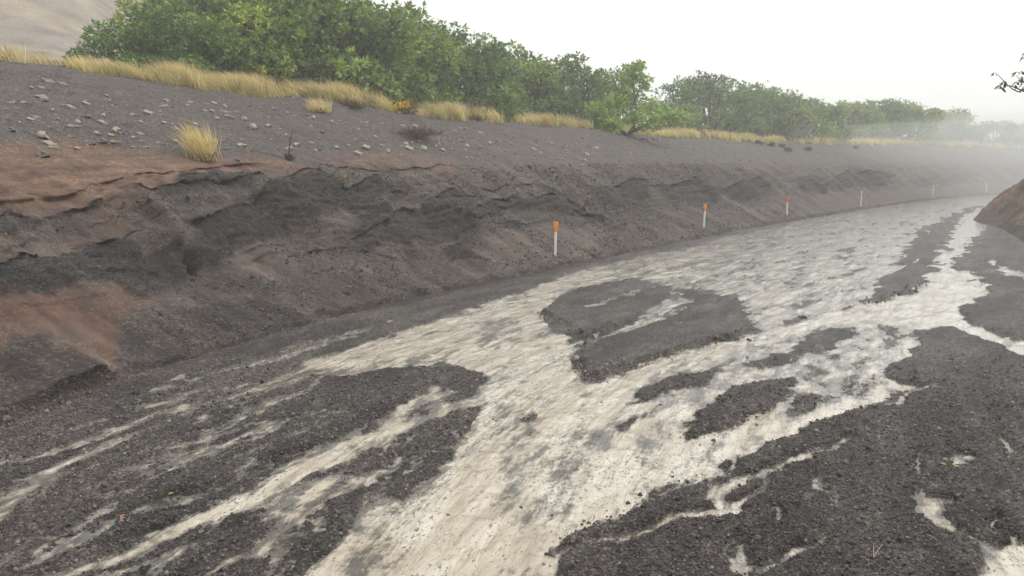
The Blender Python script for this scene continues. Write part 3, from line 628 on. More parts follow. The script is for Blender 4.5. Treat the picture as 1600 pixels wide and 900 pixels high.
def build_road():
    ta = np.concatenate([np.linspace(-1.5, -0.72, 70), np.linspace(-0.72, 0.72, 800)[1:-1], np.linspace(0.72, 1.5, 70)])
    inv = np.concatenate([np.linspace(0.52, 0.255, 50), np.linspace(0.255, 0.030, 330)[1:], np.linspace(0.030, 0.0075, 46)[1:]])
    d = 1/inv
    D, TA = np.meshgrid(d, ta, indexing='ij'); n, m = D.shape
    P = np.stack([(D*TA).ravel(), D.ravel()], 1); Dr = D.ravel()
    U, Vv = road_uv(P)
    v = -Vv                                             # metres into the road from the foot of the bank
    wx = 0.16*fbm(P[:, 0]*1.7, P[:, 1]*1.7, 3, 201) + 0.045*fbm(P[:, 0]*8, P[:, 1]*8, 3, 203)
    wy = 0.16*fbm(P[:, 0]*1.7, P[:, 1]*1.7, 3, 207) + 0.045*fbm(P[:, 0]*8, P[:, 1]*8, 3, 209)
    sc = np.clip(Dr/12, 0.35, 1.6)
    Q = P + np.stack([wx, wy], 1)*sc[:, None]
    b = np.full(len(P), 0.8); amp = np.full(len(P), 0.4)
    for it in PAINT:
        kind, val, am, soft, pts = it[:5]
        px = np.array(pts, float); g = on_ground(px[:, 0], np.maximum(px[:, 1], 288))
        lo, hi = g.min(0)-1.5, g.max(0)+1.5
        s = np.where((Q[:, 0] > lo[0]) & (Q[:, 0] < hi[0]) & (Q[:, 1] > lo[1]) & (Q[:, 1] < hi[1]))[0]
        if not len(s): continue
        if kind == 'poly': sd = seg_poly_sd(Q[s] if soft > .003 else P[s] + .28*(Q[s]-P[s]), g)
        else:
            dist = np.hypot(g[:, 0], g[:, 1]); sd = line_dist(Q[s], g, np.array(it[5])*dist/FPX*1.45)
        so = np.maximum(soft*Dr[s], 0.012)
        f = sstep(-so, so, sd)
        b[s] += (val-b[s])*f; amp[s] += (am-amp[s])*f
    rr = np.random.default_rng(333); Wp = np.stack([U, v], 1) + np.stack([wx, wy], 1)*0.9
    for k in range(52):
        left = k < 44
        if left: u0, v0 = rr.uniform(20.5, 27.5), rr.uniform(0.7, 4.6)
        else: u0, v0 = rr.uniform(18.5, 24), rr.uniform(6.2, 9.5)
        Ln = rr.uniform(.6, 2.6)*(1 if left else .55); sl = rr.uniform(-.12, .12)
        pts = np.array([(u0 + Ln*t, v0 + sl*Ln*t + .08*np.sin(t*5+k)) for t in np.linspace(0, 1, 6)])
        wd = rr.uniform(.006, .024); sd = line_dist(Wp, pts, np.full(6, wd)*np.sin(np.linspace(.25, 2.9, 6)))
        f = sstep(-.05, .03, sd)*sstep(-.5, .2, b); val = rr.uniform(-.30, -.02)
        b += (np.minimum(val, b)-b)*f; amp += (.5-amp)*f
    # foot of the bank stays dry: a low gravel ledge
    f = sstep(0.75, 0.15, v + 0.25*fbm(U*0.5, U*0, 3, 215)); b += (0.9-b)*f*sstep(60, 40, U); 
    # streaks drawn out along the flow
    wu = U + 0.5*fbm(U*0.5, v*0.8, 3, 221); wv = v + 0.18*fbm(U*0.6, v*1.0, 3, 223)
    st = fbm(wu*0.42, wv*2.3, 5, 225, 0.62)
    st2 = fbm(wu*1.4, wv*5.5, 4, 229, 0.6)
    st3 = fbm(wu*3.2, wv*11, 3, 239, 0.6)*np.clip(12/Dr, 0, 1)
    b2 = b + amp*(0.66*st + 0.40*st2 + 0.16*st3)
    z = np.where(b2 > 0, 0.034*b2, 0.05*b2)
    z += 0.022*np.clip(b-1.1, 0, 1)                       # cut islands stand higher
    # gravel grain, worn into the waterline
    gr = fbm(P[:, 0]*16, P[:, 1]*16, 3, 231, 0.7)
    fade = np.clip(14/Dr, 0.15, 1)
    z += 0.010*gr*fade + 0.010*fbm(P[:, 0]*3.1, P[:, 1]*3.1, 3, 233)
    big = 0.05*fbm(P[:, 0]*0.22, P[:, 1]*0.22, 2, 235)*0.5
    z = z + np.clip(b-0.4, 0, 1)*0.02 
    under = sstep(0.1, 0.8, Vv); zz = z*(1-under) - 0.12*under
    # albedo of the bed: purplish-grey cinders, browner where silt has dried in
    DK = np.array((0.036, 0.030, 0.028)); MD = np.array((0.088, 0.073, 0.066)); SI = np.array((0.19, 0.165, 0.135))
    k = sstep(-0.5, 0.6, fbm(U*0.5, v*1.6, 4, 241))
    cols = DK + (MD-DK)*k[:, None]
    silt = np.clip(sstep(0.35, 0.0, b2), 0, 1)*0.75
    cols = cols + (SI-cols)*silt[:, None]
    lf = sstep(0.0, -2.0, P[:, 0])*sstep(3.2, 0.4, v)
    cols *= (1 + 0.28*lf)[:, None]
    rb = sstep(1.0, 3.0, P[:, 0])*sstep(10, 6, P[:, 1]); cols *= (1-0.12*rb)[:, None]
    fs = sstep(0.15, 0.8, st + 0.4*st2)*0.42*(b2 > 0); cols = cols + (np.array((0.15, 0.134, 0.12))-cols)*fs[:, None]
    cols *= (1 + 0.25*st2)[:, None]
    cols *= (1 + 0.3*gr*0.6)[:, None]
    cols = np.clip(cols, 0.012, 0.5)
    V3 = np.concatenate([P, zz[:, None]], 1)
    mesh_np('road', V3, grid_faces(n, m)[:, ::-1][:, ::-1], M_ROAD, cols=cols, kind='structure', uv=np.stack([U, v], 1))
    # water sheet
    wz = 0.010*fbm(wu*1.6, wv*3.4, 3, 251)*np.clip(Dr/8, 0.6, 2) + 0.004*fbm(P[:, 0]*9, P[:, 1]*9, 2, 253)
    wz = wz + 0.004
    depth = wz - zz
    F = grid_faces(n, m)
    keep = (depth[F].max(1) > -0.006) & (Vv[F].max(1) < 0.25)
    F = F[keep]; used = np.unique(F); re = np.full(len(P), -1); re[used] = np.arange(len(used))
    mesh_np('water', np.concatenate([P, wz[:, None]], 1)[used], re[F], M_WATER, kind='structure', uv=np.stack([U, v], 1)[used], attrs={'depth': np.clip(depth, 0, 0.2)[used]})
    return P, zz, b2, Dr, wz
RP, RZ, RB, RD, RWZ = build_road()
def road_z(x, y):
    i = ((RP[:, 0]-x)**2 + (RP[:, 1]-y)**2).argmin(); return max(RZ[i], RWZ[i]), RZ[i]

# wide ground sheet under everything, out to the fog
gv = np.array([(-420, -420, -0.6), (420, -420, -0.6), (420, 420, -0.6), (-420, 420, -0.6)], float)
mesh_np('ground', gv, np.array([[0, 1, 2, 3]]), M_FAR, cols=np.tile((0.07, 0.062, 0.06), (4, 1)), kind='structure')
# gravel behind and beside the viewpoint
gx, gy = np.meshgrid(np.linspace(-8, 14, 90), np.linspace(-14, 2.4, 70), indexing='ij')
gz = 0.02 + 0.02*fbm(gx*1.5, gy*1.5, 3, 261) - 0.1*(gy > 1.9)
mesh_np('road_behind', np.stack([gx, gy, gz], -1).reshape(-1, 3), grid_faces(90, 70), M_ROAD, cols=np.tile((0.065, 0.056, 0.053), (6300, 1)), kind='structure')

# ------------------------------------------------------------------ earth bank on the other side of the bend
def build_right_bank():
    T = catmull(np.array([(6.5, -14), (7.2, 0), (8.8, 10), (11.6, 17), (14.6, 22.5), (17.2, 28), (18.7, 31.5), (19.4, 33.8), (21.2, 36.6), (25.5, 41.0), (31, 45.5), (40, 53), (56, 65), (80, 80)], float), 40)
    s = np.concatenate([[0], np.cumsum(np.linalg.norm(np.diff(T, axis=0), axis=1))])
    us = np.concatenate([np.arange(0, 30, 0.4), np.arange(30, 62, 0.085), np.arange(62, s[-1], 0.4)])
    T = np.stack([np.interp(us, s, T[:, 0]), np.interp(us, s, T[:, 1])], -1)
    t = np.gradient(T, axis=0); N = np.stack([t[:, 1], -t[:, 0]], -1); N /= np.linalg.norm(N, axis=1)[:, None]
    for _ in range(40): N[1:-1] = .25*N[:-2]+.5*N[1:-1]+.25*N[2:]
    o = np.concatenate([[-0.6, -0.2], np.arange(0, 5, 0.06), np.geomspace(5, 40, 14)])
    pz = np.interp(o, [-0.6, -0.2, 0, 0.25, 1.4, 2.2, 3.4, 6, 40], [-0.5, -0.15, -0.02, 0.25, 1.45, 2.0, 2.35, 2.7, 4.0])
    Ug, Og = np.meshgrid(us, o, indexing='ij'); U, O = Ug.ravel(), Og.ravel()
    Z = np.tile(pz, len(us))
    w = fbm(U*0.5, O*0.8, 4, 301); w2 = fbm(U*2.4, O*3, 4, 305)
    D = sstep(0, .5, O)*(0.34*(ridged(U*0.35+.3*O, O*.4, 3, 309)-0.6) + 0.14*w + 0.09*w2)
    P = (T[:, None] + N[:, None]*o[None, :, None]).reshape(-1, 2) - np.repeat(N, len(o), 0)*(D*0.6)[:, None]
    c = np.array((0.16, 0.105, 0.072)) + np.zeros((len(U), 3))
    f = sstep(0.1, 0.5, w+0.3*w2); c += (np.array((0.085, 0.066, 0.058))-c)*f[:, None]*0.8
    f = sstep(0.5, 0.1, O+0.2*w); c += (np.array((0.05, 0.045, 0.045))-c)*f[:, None]*0.8
    f = sstep(1.2, 1.6, O+0.2*w)*(1-sstep(2.2, 2.6, O)); c += (np.array((0.06, 0.052, 0.05))-c)*f[:, None]*0.7
    c *= (1+.25*w2)[:, None]
    V = np.concatenate([P, (Z + D*0.7)[:, None]], 1)
    o_ = mesh_np('earth_bank', V, grid_faces(len(us), len(o)), M_BANK, cols=np.clip(c, .012, .5), kind='structure', attrs={'grain': np.full(len(V), .9)})
    return V
RIGHT_V = build_right_bank()

# ------------------------------------------------------------------ hillside behind, upper left
def build_hill():
    n, m = 150, 110
    x = np.linspace(-95, 30, n); y = np.linspace(22, 130, m)
    X, Y = np.meshgrid(x, y, indexing='ij')
    r = (-(X + 0.35*Y) - 4.0)                              # rises towards the left
    h = 4.2 + 0.62*np.maximum(Y-34, 0)*sstep(-8, 12, r) + 0.30*np.maximum(r-16, 0)*sstep(22, 40, Y)
    h = np.minimum(h, 19.5) + 0.5*fbm(X*0.08, Y*0.08, 4, 401) + 0.12*fbm(X*.6, Y*.6, 3, 403)
    h -= 1.6*sstep(30, 20, Y + 0.8*(X+20)) 
    X, Y, h = X.ravel(), Y.ravel(), h.ravel()
    u, v = road_uv(np.stack([X, Y], 1))
    h = np.where(v < 13, -0.8, h)
    c = np.array((0.25, 0.21, 0.18)) + np.zeros((len(X), 3))
    f = sstep(-.1, .5, fbm(X*.25, Y*.25, 4, 411)); c += (np.array((0.36, 0.29, 0.20))-c)*f[:, None]*.7
    f = sstep(.0, .5, fbm(X*1.1, Y*1.1, 4, 415)); c += (np.array((0.10, 0.085, 0.078))-c)*f[:, None]*.7
    mesh_np('hill', np.stack([X, Y, h], -1), grid_faces(n, m), M_BANK, cols=c, kind='structure', attrs={'grain': np.full(len(X), .5)})
build_hill()

# ------------------------------------------------------------------ trees and shrubs
GREENS = np.array([(0.120, 0.205, 0.046), (0.170, 0.28, 0.056), (0.25, 0.36, 0.075), (0.070, 0.125, 0.038), (0.31, 0.38, 0.09)])
def leaf_cards(mb, cen, axis, L, n_leaf, rng, greens=GREENS, spread=1.0, wid=0.5, droop=0.15):
    """rosettes of folded leaves round twig ends"""
    k = len(cen); cen = np.repeat(cen, n_leaf, 0); ax = np.repeat(axis, n_leaf, 0)
    rd = rng.normal(size=(k*n_leaf, 3)); rd /= np.linalg.norm(rd, axis=1)[:, None]
    dr = ax*0.75 + rd*spread; dr[:, 2] -= droop; dr /= np.linalg.norm(dr, axis=1)[:, None]
    sd = np.cross(dr, ax + rng.normal(size=dr.shape)*0.45); sd /= np.linalg.norm(sd, axis=1)[:, None] + 1e-9
    nn = np.cross(sd, dr)
    ll = (L*rng.uniform(0.65, 1.25, len(cen)))[:, None]; ww = ll*wid*0.5
    b = cen + rd*ll*0.15
    a1 = b + dr*ll*0.5 + sd*ww + nn*ll*0.10; a2 = b + dr*ll*0.5 - sd*ww + nn*ll*0.10
    t = b + dr*ll - nn*ll*0.08
    mid = b + dr*ll*0.52
    V = np.stack([b, a1, t, a2, mid], 1).reshape(-1, 3)
    i = np.arange(len(cen))[:, None]*5
    F = np.concatenate([i + np.array([0, 1, 4]), i + np.array([1, 2, 4]), i + np.array([0, 4, 3]), i + np.array([4, 2, 3])])
    g = greens[np.repeat(rng.integers(0, len(greens), k), n_leaf)]*rng.uniform(0.75, 1.25, (k*n_leaf, 1))
    mb.add(V, F, np.repeat(g, 5, 0))

def make_tree_meshes(seed, lobes, per_lobe, L, flat=0.8, greens=GREENS, h=1.0, wide=1.3):
    """unit-height bushy tree: trunk mesh with limbs, crown mesh of leaf rosettes"""
    rng = np.random.default_rng(seed); tr = MB(); cr = MB()
    bark = np.array((0.10, 0.078, 0.062))
    stems = 4
    base = [np.array((rng.uniform(-.06, .06), rng.uniform(-.06, .06), -0.06)) for _ in range(stems)]
    for i in range(lobes):
        th = 2*np.pi*(i*0.618) + rng.uniform(-.4, .4)
        q = (i+0.5)/lobes
        R = wide*0.5*np.sqrt(q)*rng.uniform(0.72, 0.95)
        zc = (0.28 + 0.58*np.sqrt(max(1-(R/(wide*0.52))**2, 0.02)))*rng.uniform(0.8, 1.04)
        if i % 2: zc = rng.uniform(0.13, 0.48); R = wide*0.5*rng.uniform(0.55, 1.0)
        c = np.array((R*np.cos(th), R*np.sin(th), zc))
        rx = rng.uniform(0.15, 0.24)*(1.0 if zc > 0.4 else 0.9)
        s = base[i % stems]
        k1 = s*0.5 + c*0.45 + np.array((0, 0, -0.04)); k1[:2] += rng.uniform(-.05, .05, 2)
        pts = catmull(np.array([s, s*0.7+k1*0.3+(0, 0, .05), k1, c*0.85+k1*0.15, c + (0, 0, rx*0.3)]), 3)
        tr.tube(pts, np.linspace(0.022, 0.004, len(pts)), 5, bark*rng.uniform(.8, 1.2))
        for t_ in range(5):
            dv = rng.normal(size=3); dv[2] = abs(dv[2])*0.8; dv /= np.linalg.norm(dv)
            tr.tube([c - (0, 0, rx*0.2), c + dv*rx*0.55, c + dv*rx*0.98], [0.006, 0.004, 0.002], 4, bark)
        N = int(per_lobe*(rx/0.2)**2)
        dv = rng.normal(size=(N, 3)); dv[:, 2] = dv[:, 2]*0.9 + 0.22
        dv /= np.linalg.norm(dv, axis=1)[:, None]
        rr = rx*(rng.uniform(0.55, 1.0, N)**0.6)
        bump = 1 + 0.30*perlin(dv[:, 0]*2.3+i, dv[:, 1]*2.3+dv[:, 2]*1.7, seed)
        strag = np.where(rng.random(N) < 0.06, 1.28, 1.0)
        cen = c + dv*(rr*bump*strag)[:, None]*np.array((1, 1, flat))
        cen[:, 2] = np.maximum(cen[:, 2], 0.03)
        gi = greens[rng.integers(0, len(greens))]
        gg = (0.45*greens + 0.55*gi)*rng.uniform(0.75, 1.35)
        leaf_cards(cr, cen, dv*0.8 + (0, 0, 0.35), L, 6, rng, gg)
    return tr.build('trunk', M_BARK, link=False), cr.build('crown', M_LEAF, smooth=False, link=False)

VARIANTS = [make_tree_meshes(700+i, 28 + 2*(i % 3), 74, 0.046, wide=1.25+0.12*(i % 3), greens=GREENS*np.array(((1.0, 1.0, 1.0), (1.12, 1.05, .9), (0.85, 0.95, 1.0), (1.2, 1.1, 1.0), (0.95, 1.0, 0.9), (1.05, 1.0, 1.0))[i])) for i in range(6)]

def top_height(px_x, px_y, P):
    r = ray(px_x, px_y); t = P[1]/r[1]; return CAMH + r[2]*t
TREES = [  # column, row of the top, offset behind the bank foot, width factor, variant, label
    (285, 22, 11.6, 0.62, 2, 'ragged green bush at the far left end of the row, standing out against the hillside'),
    (325, -12, 12.6, 0.85, 0, 'tall dense green bush second from the left end, cut by the top of the picture'),
    (365, -30, 13.8, 1.00, 1, 'tall bush behind the grass straight above the lone tuft, top out of view'),
    (395, 10, 11.2, 0.90, 3, 'lighter green bush bulging forward straight above the long grass bank'),
    (455, -40, 12.8, 1.00, 4, 'tallest dark bush in the upper left mass, crown out of view'),
    (520, -8, 11.8, 0.95, 5, 'broad green bush above the brown clump on the slope edge'),
    (580, 10, 13.6, 1.00, 0, 'high bush where the treetop line starts to fall away to the right'),
    (628, 38, 11.8, 0.95, 1, 'rounded bush directly above the yellow flowers'),
    (690, 48, 13.0, 1.05, 2, 'bush with thin sprigs along its top, just right of the yellow flowers'),
    (740, 84, 11.6, 0.90, 4, 'low bush behind the olive green shrub at the slope edge'),
    (775, 78, 14.0, 1.05, 3, 'bush with a dark sprig on top in the middle of the sloping tree row'),
    (825, 100, 12.0, 1.00, 0, 'bush with bare stems showing above golden grass, mid row'),
    (880, 92, 12.6, 1.05, 5, 'bright green bush left of the lone leaning tree'),
    (925, 128, 12.2, 0.85, 1, 'small bush tucked directly behind the lone leaning tree'),
    (1098, 120, 12.6, 1.00, 2, 'dark topped bush just right of the lone leaning tree'),
    (1055, 168, 11.2, 0.75, 3, 'low pale bush between the lone leaning tree and the next bushes'),
    (1160, 138, 13.5, 1.05, 4, 'light green bush in the middle of the second clump of bushes'),
    (1205, 142, 11.8, 1.00, 0, 'yellowish green bush behind the third orange post'),
    (1252, 156, 11.0, 1.05, 5, 'dark green bush ending the second clump, reaching down to the bank edge'),
    (1312, 160, 13.0, 1.05, 1, 'hazy bush at the start of the third clump'),
    (1362, 158, 12.2, 1.05, 2, 'hazy bush in the middle of the third clump above the fourth post'),
    (1412, 163, 11.2, 1.05, 3, 'hazy rounded bush that ends the third clump'),
    (1468, 172, 15.0, 1.10, 4, 'tall pale bush showing faintly over the misty row'),
    (1490, 192, 11.6, 1.05, 0, 'misty bush above the fifth post'),
    (1540, 190, 12.2, 1.10, 5, 'very faint bush above the last post in the mist'),
    (1590, 194, 12.0, 1.10, 1, 'faintest bush at the right end of the misty row'),
]
for i, (cx, ty, off, wf, var, lab) in enumerate(TREES):
    u, P = at_column(cx, off); z0 = bank_point(u, off)[2] - 0.03
    hgt = max(top_height(cx, ty, P) - z0, 1.2)*1.03
    e = empty('bush_tree', (P[0], P[1], z0), rz=2.4*i, sc=(max(hgt*wf*1.12, 2.9), max(hgt*wf*1.12, 2.9), hgt))
    tag(e, lab, 'bush', 'bushes along the top of the bank')
    obj_of('trunk', VARIANTS[var][0], parent=e); obj_of('crown', VARIANTS[var][1], parent=e)

def leaning_tree():
    u, P = at_column(978, 7.3); z0 = bank_point(u, 7.3)[2] - 0.02
    rng = np.random.default_rng(41); tr, cr = MB(), MB()
    bark = np.array((0.12, 0.10, 0.085)); H = top_height(985, 96, P) - z0
    L = lambda *p: np.array(p, float)*H*np.array((1.15, 1.15, 1))
    limbs = [
        [L(-.02, 0, -.03), L(.08, 0, .15), L(.10, .02, .38), L(.06, .02, .62), L(.02, 0, .86)],
        [L(.06, 0, .42), L(.12, .03, .60), L(.18, .02, .74)],
        [L(-.02, 0, 0), L(-.14, -.05, .14), L(-.30, -.05, .26), L(-.42, -.02, .33)],
        [L(.0, 0, .02), L(.18, -.06, .12), L(.36, -.08, .22), L(.55, -.05, .27)],
        [L(.08, 0, .15), L(.22, .06, .30), L(.36, .1, .40)],
        [L(.08, 0, .22), L(-.08, .02, .36), L(-.20, .06, .44)],
        [L(0, 0, .02), L(.10, -.14, .10), L(.26, -.2, .15)],
        [L(0, 0, .02), L(-.1, -.12, .08), L(-.24, -.18, .13)],
    ]
    for i, lb in enumerate(limbs):
        pts = catmull(np.array(lb), 5); tr.tube(pts, np.linspace(.028 if i == 0 else .017, .005, len(pts))*H, 6, bark)
    blobs = [(.02, 0, .86, .13, 70), (.16, .02, .76, .11, 50), (.10, 0, .93, .09, 40), (-.03, .02, .70, .07, 22), (.2, .02, .66, .07, 20),
             (-.40, -.02, .34, .14, 75), (-.26, -.05, .28, .15, 80), (.54, -.05, .27, .14, 70), (.38, -.06, .24, .16, 80), (.34, .1, .40, .14, 70), (-.18, .06, .46, .15, 75),
             (.24, -.2, .17, .15, 70), (-.22, -.18, .15, .15, 70), (.04, -.1, .22, .16, 70), (.16, .04, .34, .13, 50), (-.34, .1, .2, .14, 55), (.05, .1, .5, .09, 25)]
    for x, y, z, r, n in blobs:
        n = int(n*1.0); r *= 1.15
        dv = rng.normal(size=(n, 3)); dv /= np.linalg.norm(dv, axis=1)[:, None]
        cen = L(x, y, z) + dv*(r*H*rng.uniform(.3, 1.05, n))[:, None]*np.array((1, 1, .7)); cen[:, 2] = np.maximum(cen[:, 2], .02)
        leaf_cards(cr, cen, dv*.6 + (0, 0, .5), 0.17, 6, rng, GREENS[[1, 2, 4, 2]]*1.32)
        for k in range(4): tr.tube([L(x, y, z) - (0, 0, r*H*.3), cen[k]], [.010, .005], 4, bark)
    e = empty('leaning_tree', (P[0], P[1], z0)); tag(e, 'lone small tree with open leaning top and spreading low branches at the bank edge', 'tree')
    tr.build('trunk', M_BARK, e); cr.build('crown', M_LEAF, e, smooth=False)
leaning_tree()

def overhanging_tree():
    rng = np.random.default_rng(51); tr, cr = MB(), MB(); bark = np.array((0.05, 0.042, 0.038))
    base = np.array((13.9, 14.8)); i = ((RIGHT_V[:, 0]-base[0])**2 + (RIGHT_V[:, 1]-base[1])**2).argmin(); z0 = RIGHT_V[i, 2] - 0.1
    o = np.array((RIGHT_V[i, 0], RIGHT_V[i, 1], z0))
    def tip(px, py, y): 
        r = ray(px, py); return np.array((r[0], r[1], r[2]))*(y/r[1]) + (0, 0, CAMH) - o
    tk = [np.array((0, 0, -.2)), np.array((-.1, 0, .9)), np.array((-.2, 0, 1.8)), np.array((0.1, .1, 2.8)), np.array((.3, .2, 3.6))]
    pts = catmull(np.array(tk), 5); tr.tube(pts, np.linspace(.13, .03, len(pts)), 8, bark)
    tips = [(tk[1], tip(1640, 142, 15), tip(1590, 143, 15), tip(1556, 114, 15)), (tip(1640, 142, 15), tip(1600, 128, 15), tip(1588, 118, 15.1)),
            (tk[2], tip(1660, 110, 15.2), tip(1598, 84, 15.2)), (tk[2], tk[2]+(-.6, .4, .7), tk[2]+(-.9, .5, 1.3)), (tk[3], tk[3]+(.7, -.3, .6), tk[3]+(1.3, -.4, .9)), (tk[2], tk[2]+(.6, .4, .5), tk[2]+(1.2, .8, .8)),
            (tip(1600, 143, 15), tip(1578, 134, 14.95), tip(1565, 139, 14.9))]
    for lb in tips:
        q = catmull(np.array(lb), 5); tr.tube(q, np.linspace(.028 if len(lb) > 3 else .014, .004, len(q)), 5, bark)
    dark = np.array([(0.035, 0.05, 0.022), (0.05, 0.065, 0.025), (0.03, 0.035, 0.02)])
    for (px, py) in [(1555, 113), (1561, 131), (1563, 133), (1567, 127), (1576, 126), (1585, 122), (1587, 128), (1590, 116), (1598, 132), (1597, 86), (1599, 80), (1596, 112), (1600, 120), (1606, 92), (1612, 128), (1620, 100)]:
        c = tip(px, py, 15) + rng.normal(size=3)*.02
        leaf_cards(cr, np.array([c]), np.array([(0, 0, -.6)]), 0.11, 4, rng, dark, wid=0.42, droop=.5)
    for c0, n, r in [(tk[3]+(1.0, -.3, .9), 120, .6), (tk[4]+(.4, 0, .3), 140, .6), (tk[2]+(1.2, .8, .9), 100, .5), (tk[2]+(-.3, .7, 1.5), 30, .35)]:
        dv = rng.normal(size=(n, 3)); leaf_cards(cr, c0 + dv*r*.45, dv*.3+(0, 0, .3), .11, 5, rng, dark, wid=.42)
    e = empty('overhanging_tree', tuple(o)); tag(e, 'dark twig with drooping leaves reaching in from the right edge against the sky', 'tree')
    tr.build('trunk', M_BARK, e); cr.build('crown', M_LEAF, e, smooth=False)
overhanging_tree()

def small_bush(px, py, off, size, greens, lab, cat, n=120, L=.10, flat=.7, flowers=None, name='small_bush'):
    rng = np.random.default_rng(int(px)); tr, cr = MB(), MB()
    u, P = at_column(px, off); q = bank_point(u, off); r = size*.5
    for k in range(9):
        th = rng.uniform(0, 6.28); tr.tube([(0, 0, -.05), (np.cos(th)*r*.4, np.sin(th)*r*.4, r*.6), (np.cos(th)*r*.8, np.sin(th)*r*.8, r*1.0)], [.012, .008, .004], 4, (0.09, .075, .06))
    dv = rng.normal(size=(n, 3)); dv[:, 2] = np.abs(dv[:, 2]); dv /= np.linalg.norm(dv, axis=1)[:, None]
    cen = dv*(r*rng.uniform(.45, 1.05, n)*(1+.3*perlin(dv[:, 0]*2, dv[:, 1]*2, int(px))))[:, None]*np.array((1, 1, 2*flat)) + (0, 0, .02)
    leaf_cards(cr, cen, dv*.8+(0, 0, .3), L, 6, rng, np.array(greens))
    e = empty(name, tuple(q)); tag(e, lab, cat)
    tr.build('stem', M_BARK, e); cr.build('foliage', M_LEAF, e, smooth=False)
    if flowers:
        fl = MB(); c = rng.normal(size=(26, 3))*np.array((.10, .05, .07))*size*2.0 + np.array((-.05, -r*.75, r*.55))
        leaf_cards(fl, c, np.tile((0, -.6, .6), (26, 1)), .075, 5, rng, np.array([(0.85, .62, .03), (.8, .5, .02)]), wid=.9)
        fl.build('flower_cluster', M_LEAF, e, smooth=False)['kind'] = 'stuff'
    return e
OLIVE = [(0.17, .16, .04), (.12, .13, .04), (.22, .19, .05)]; SAGE = [(0.24, .27, .19), (.18, .22, .15), (.30, .32, .25)]
small_bush(638, 185, 7.9, .75, OLIVE, 'low olive bush carrying a bright yellow flower cluster at the slope edge', 'bush', 90, .09, flowers=True, name='flowering_bush')
small_bush(735, 172, 8.7, 1.15, OLIVE, 'low yellowish green mound bush on the bank edge right of the yellow flowers', 'bush', 150, .10)
small_bush(250, 137, 9.3, .55, SAGE, 'tiny pale sage green shrub in the grass on the upper left bank edge', 'bush', 70, .07)
small_bush(1246, 205, 9.0, 1.9, SAGE, 'pale grey green scrub below the dark bush of the second clump', 'bush', 150, .14)
small_bush(140, 118, 9.6, .7, GREENS[[0, 3, 1]], 'small green sprig standing alone in the grass left of the bush row', 'bush', 60, .10)
small_bush(375, 108, 10.4, 1.1, GREENS[[1, 2, 4]], 'small fresh green bush in front of the tall dark mass, above the long grass', 'bush', 110, .11)
small_bush(1085, 214, 8.7, 1.0, [(0.15, .13, .07), (.12, .11, .06)], 'dry brownish bush on the bank edge right of the leaning tree', 'bush', 90, .10)
small_bush(945, 205, 9.0, 1.6, GREENS[[2, 4, 1]], 'low light green bush hugging the foot of the leaning tree', 'bush', 140, .12)
for k, (x, y) in enumerate([(1150, 212), (1185, 222), (1206, 226), (1222, 228), (1232, 234), (1338, 230), (1262, 232)]):
    p, u, o = bank_px(x, y)
    rng = np.random.default_rng(900+k); g = MB(); n = 60
    dv = rng.normal(size=(n, 3)); dv[:, 2] = np.abs(dv[:, 2]); dv /= np.linalg.norm(dv, axis=1)[:, None]
    leaf_cards(g, dv*.22*rng.uniform(.4, 1, (n, 1)), dv, .12, 4, rng, np.array([(0.10, .085, .05), (.07, .065, .04)]), wid=.3)
    t = g.build('dry_tussock', M_GRASS, smooth=False); t.location = tuple(p)
    tag(t, 'small dark dry tussock dotted on the bare slope below the second clump of bushes', 'tussock', 'dry tussocks on the far slope')

# ------------------------------------------------------------------ dry grass
STRAW = np.array([(0.86, 0.71, 0.31), (0.90, 0.79, 0.42), (0.80, 0.69, 0.27), (0.88, 0.67, 0.42), (0.62, 0.60, 0.22)])
def blades(mb, base, height, rng, lean=(-.35, 0, 0), spread=.35, width=.011, cols=STRAW, tip=(0.56, .36, .24)):
    n = len(base); h = (height*rng.uniform(.55, 1.15, n))[:, None]
    d = rng.normal(size=(n, 3))*spread; d[:, 2] = 1; d += np.array(lean)*rng.uniform(.4, 1.3, (n, 1)); d /= np.linalg.norm(d, axis=1)[:, None]
    sd = np.cross(d, rng.normal(size=(n, 3))); sd /= np.linalg.norm(sd, axis=1)[:, None]+1e-9
    bend = np.array(lean)*.35*h; bend[:, 2] -= .10*h[:, 0]
    w = width*rng.uniform(.6, 1.3, (n, 1))
    m_ = base + d*h*.55; t = base + d*h + bend
    V = np.stack([base+sd*w, base-sd*w, m_+sd*w*.8, m_-sd*w*.8, t], 1).reshape(-1, 3)
    i = np.arange(n)[:, None]*5
    F4 = i + np.array([0, 1, 3, 2]); F3 = i + np.array([2, 3, 4])
    c = cols[rng.integers(0, len(cols), n)]*rng.uniform(.75, 1.15, (n, 1)); ct = .45*c + .55*np.array(tip)
    cc = np.stack([c*.8, c*.8, c, c, ct], 1).reshape(-1, 3)
    b0 = mb.n; mb.add(V, F4, cc); mb.F.setdefault(3, []).append(F3 + b0)

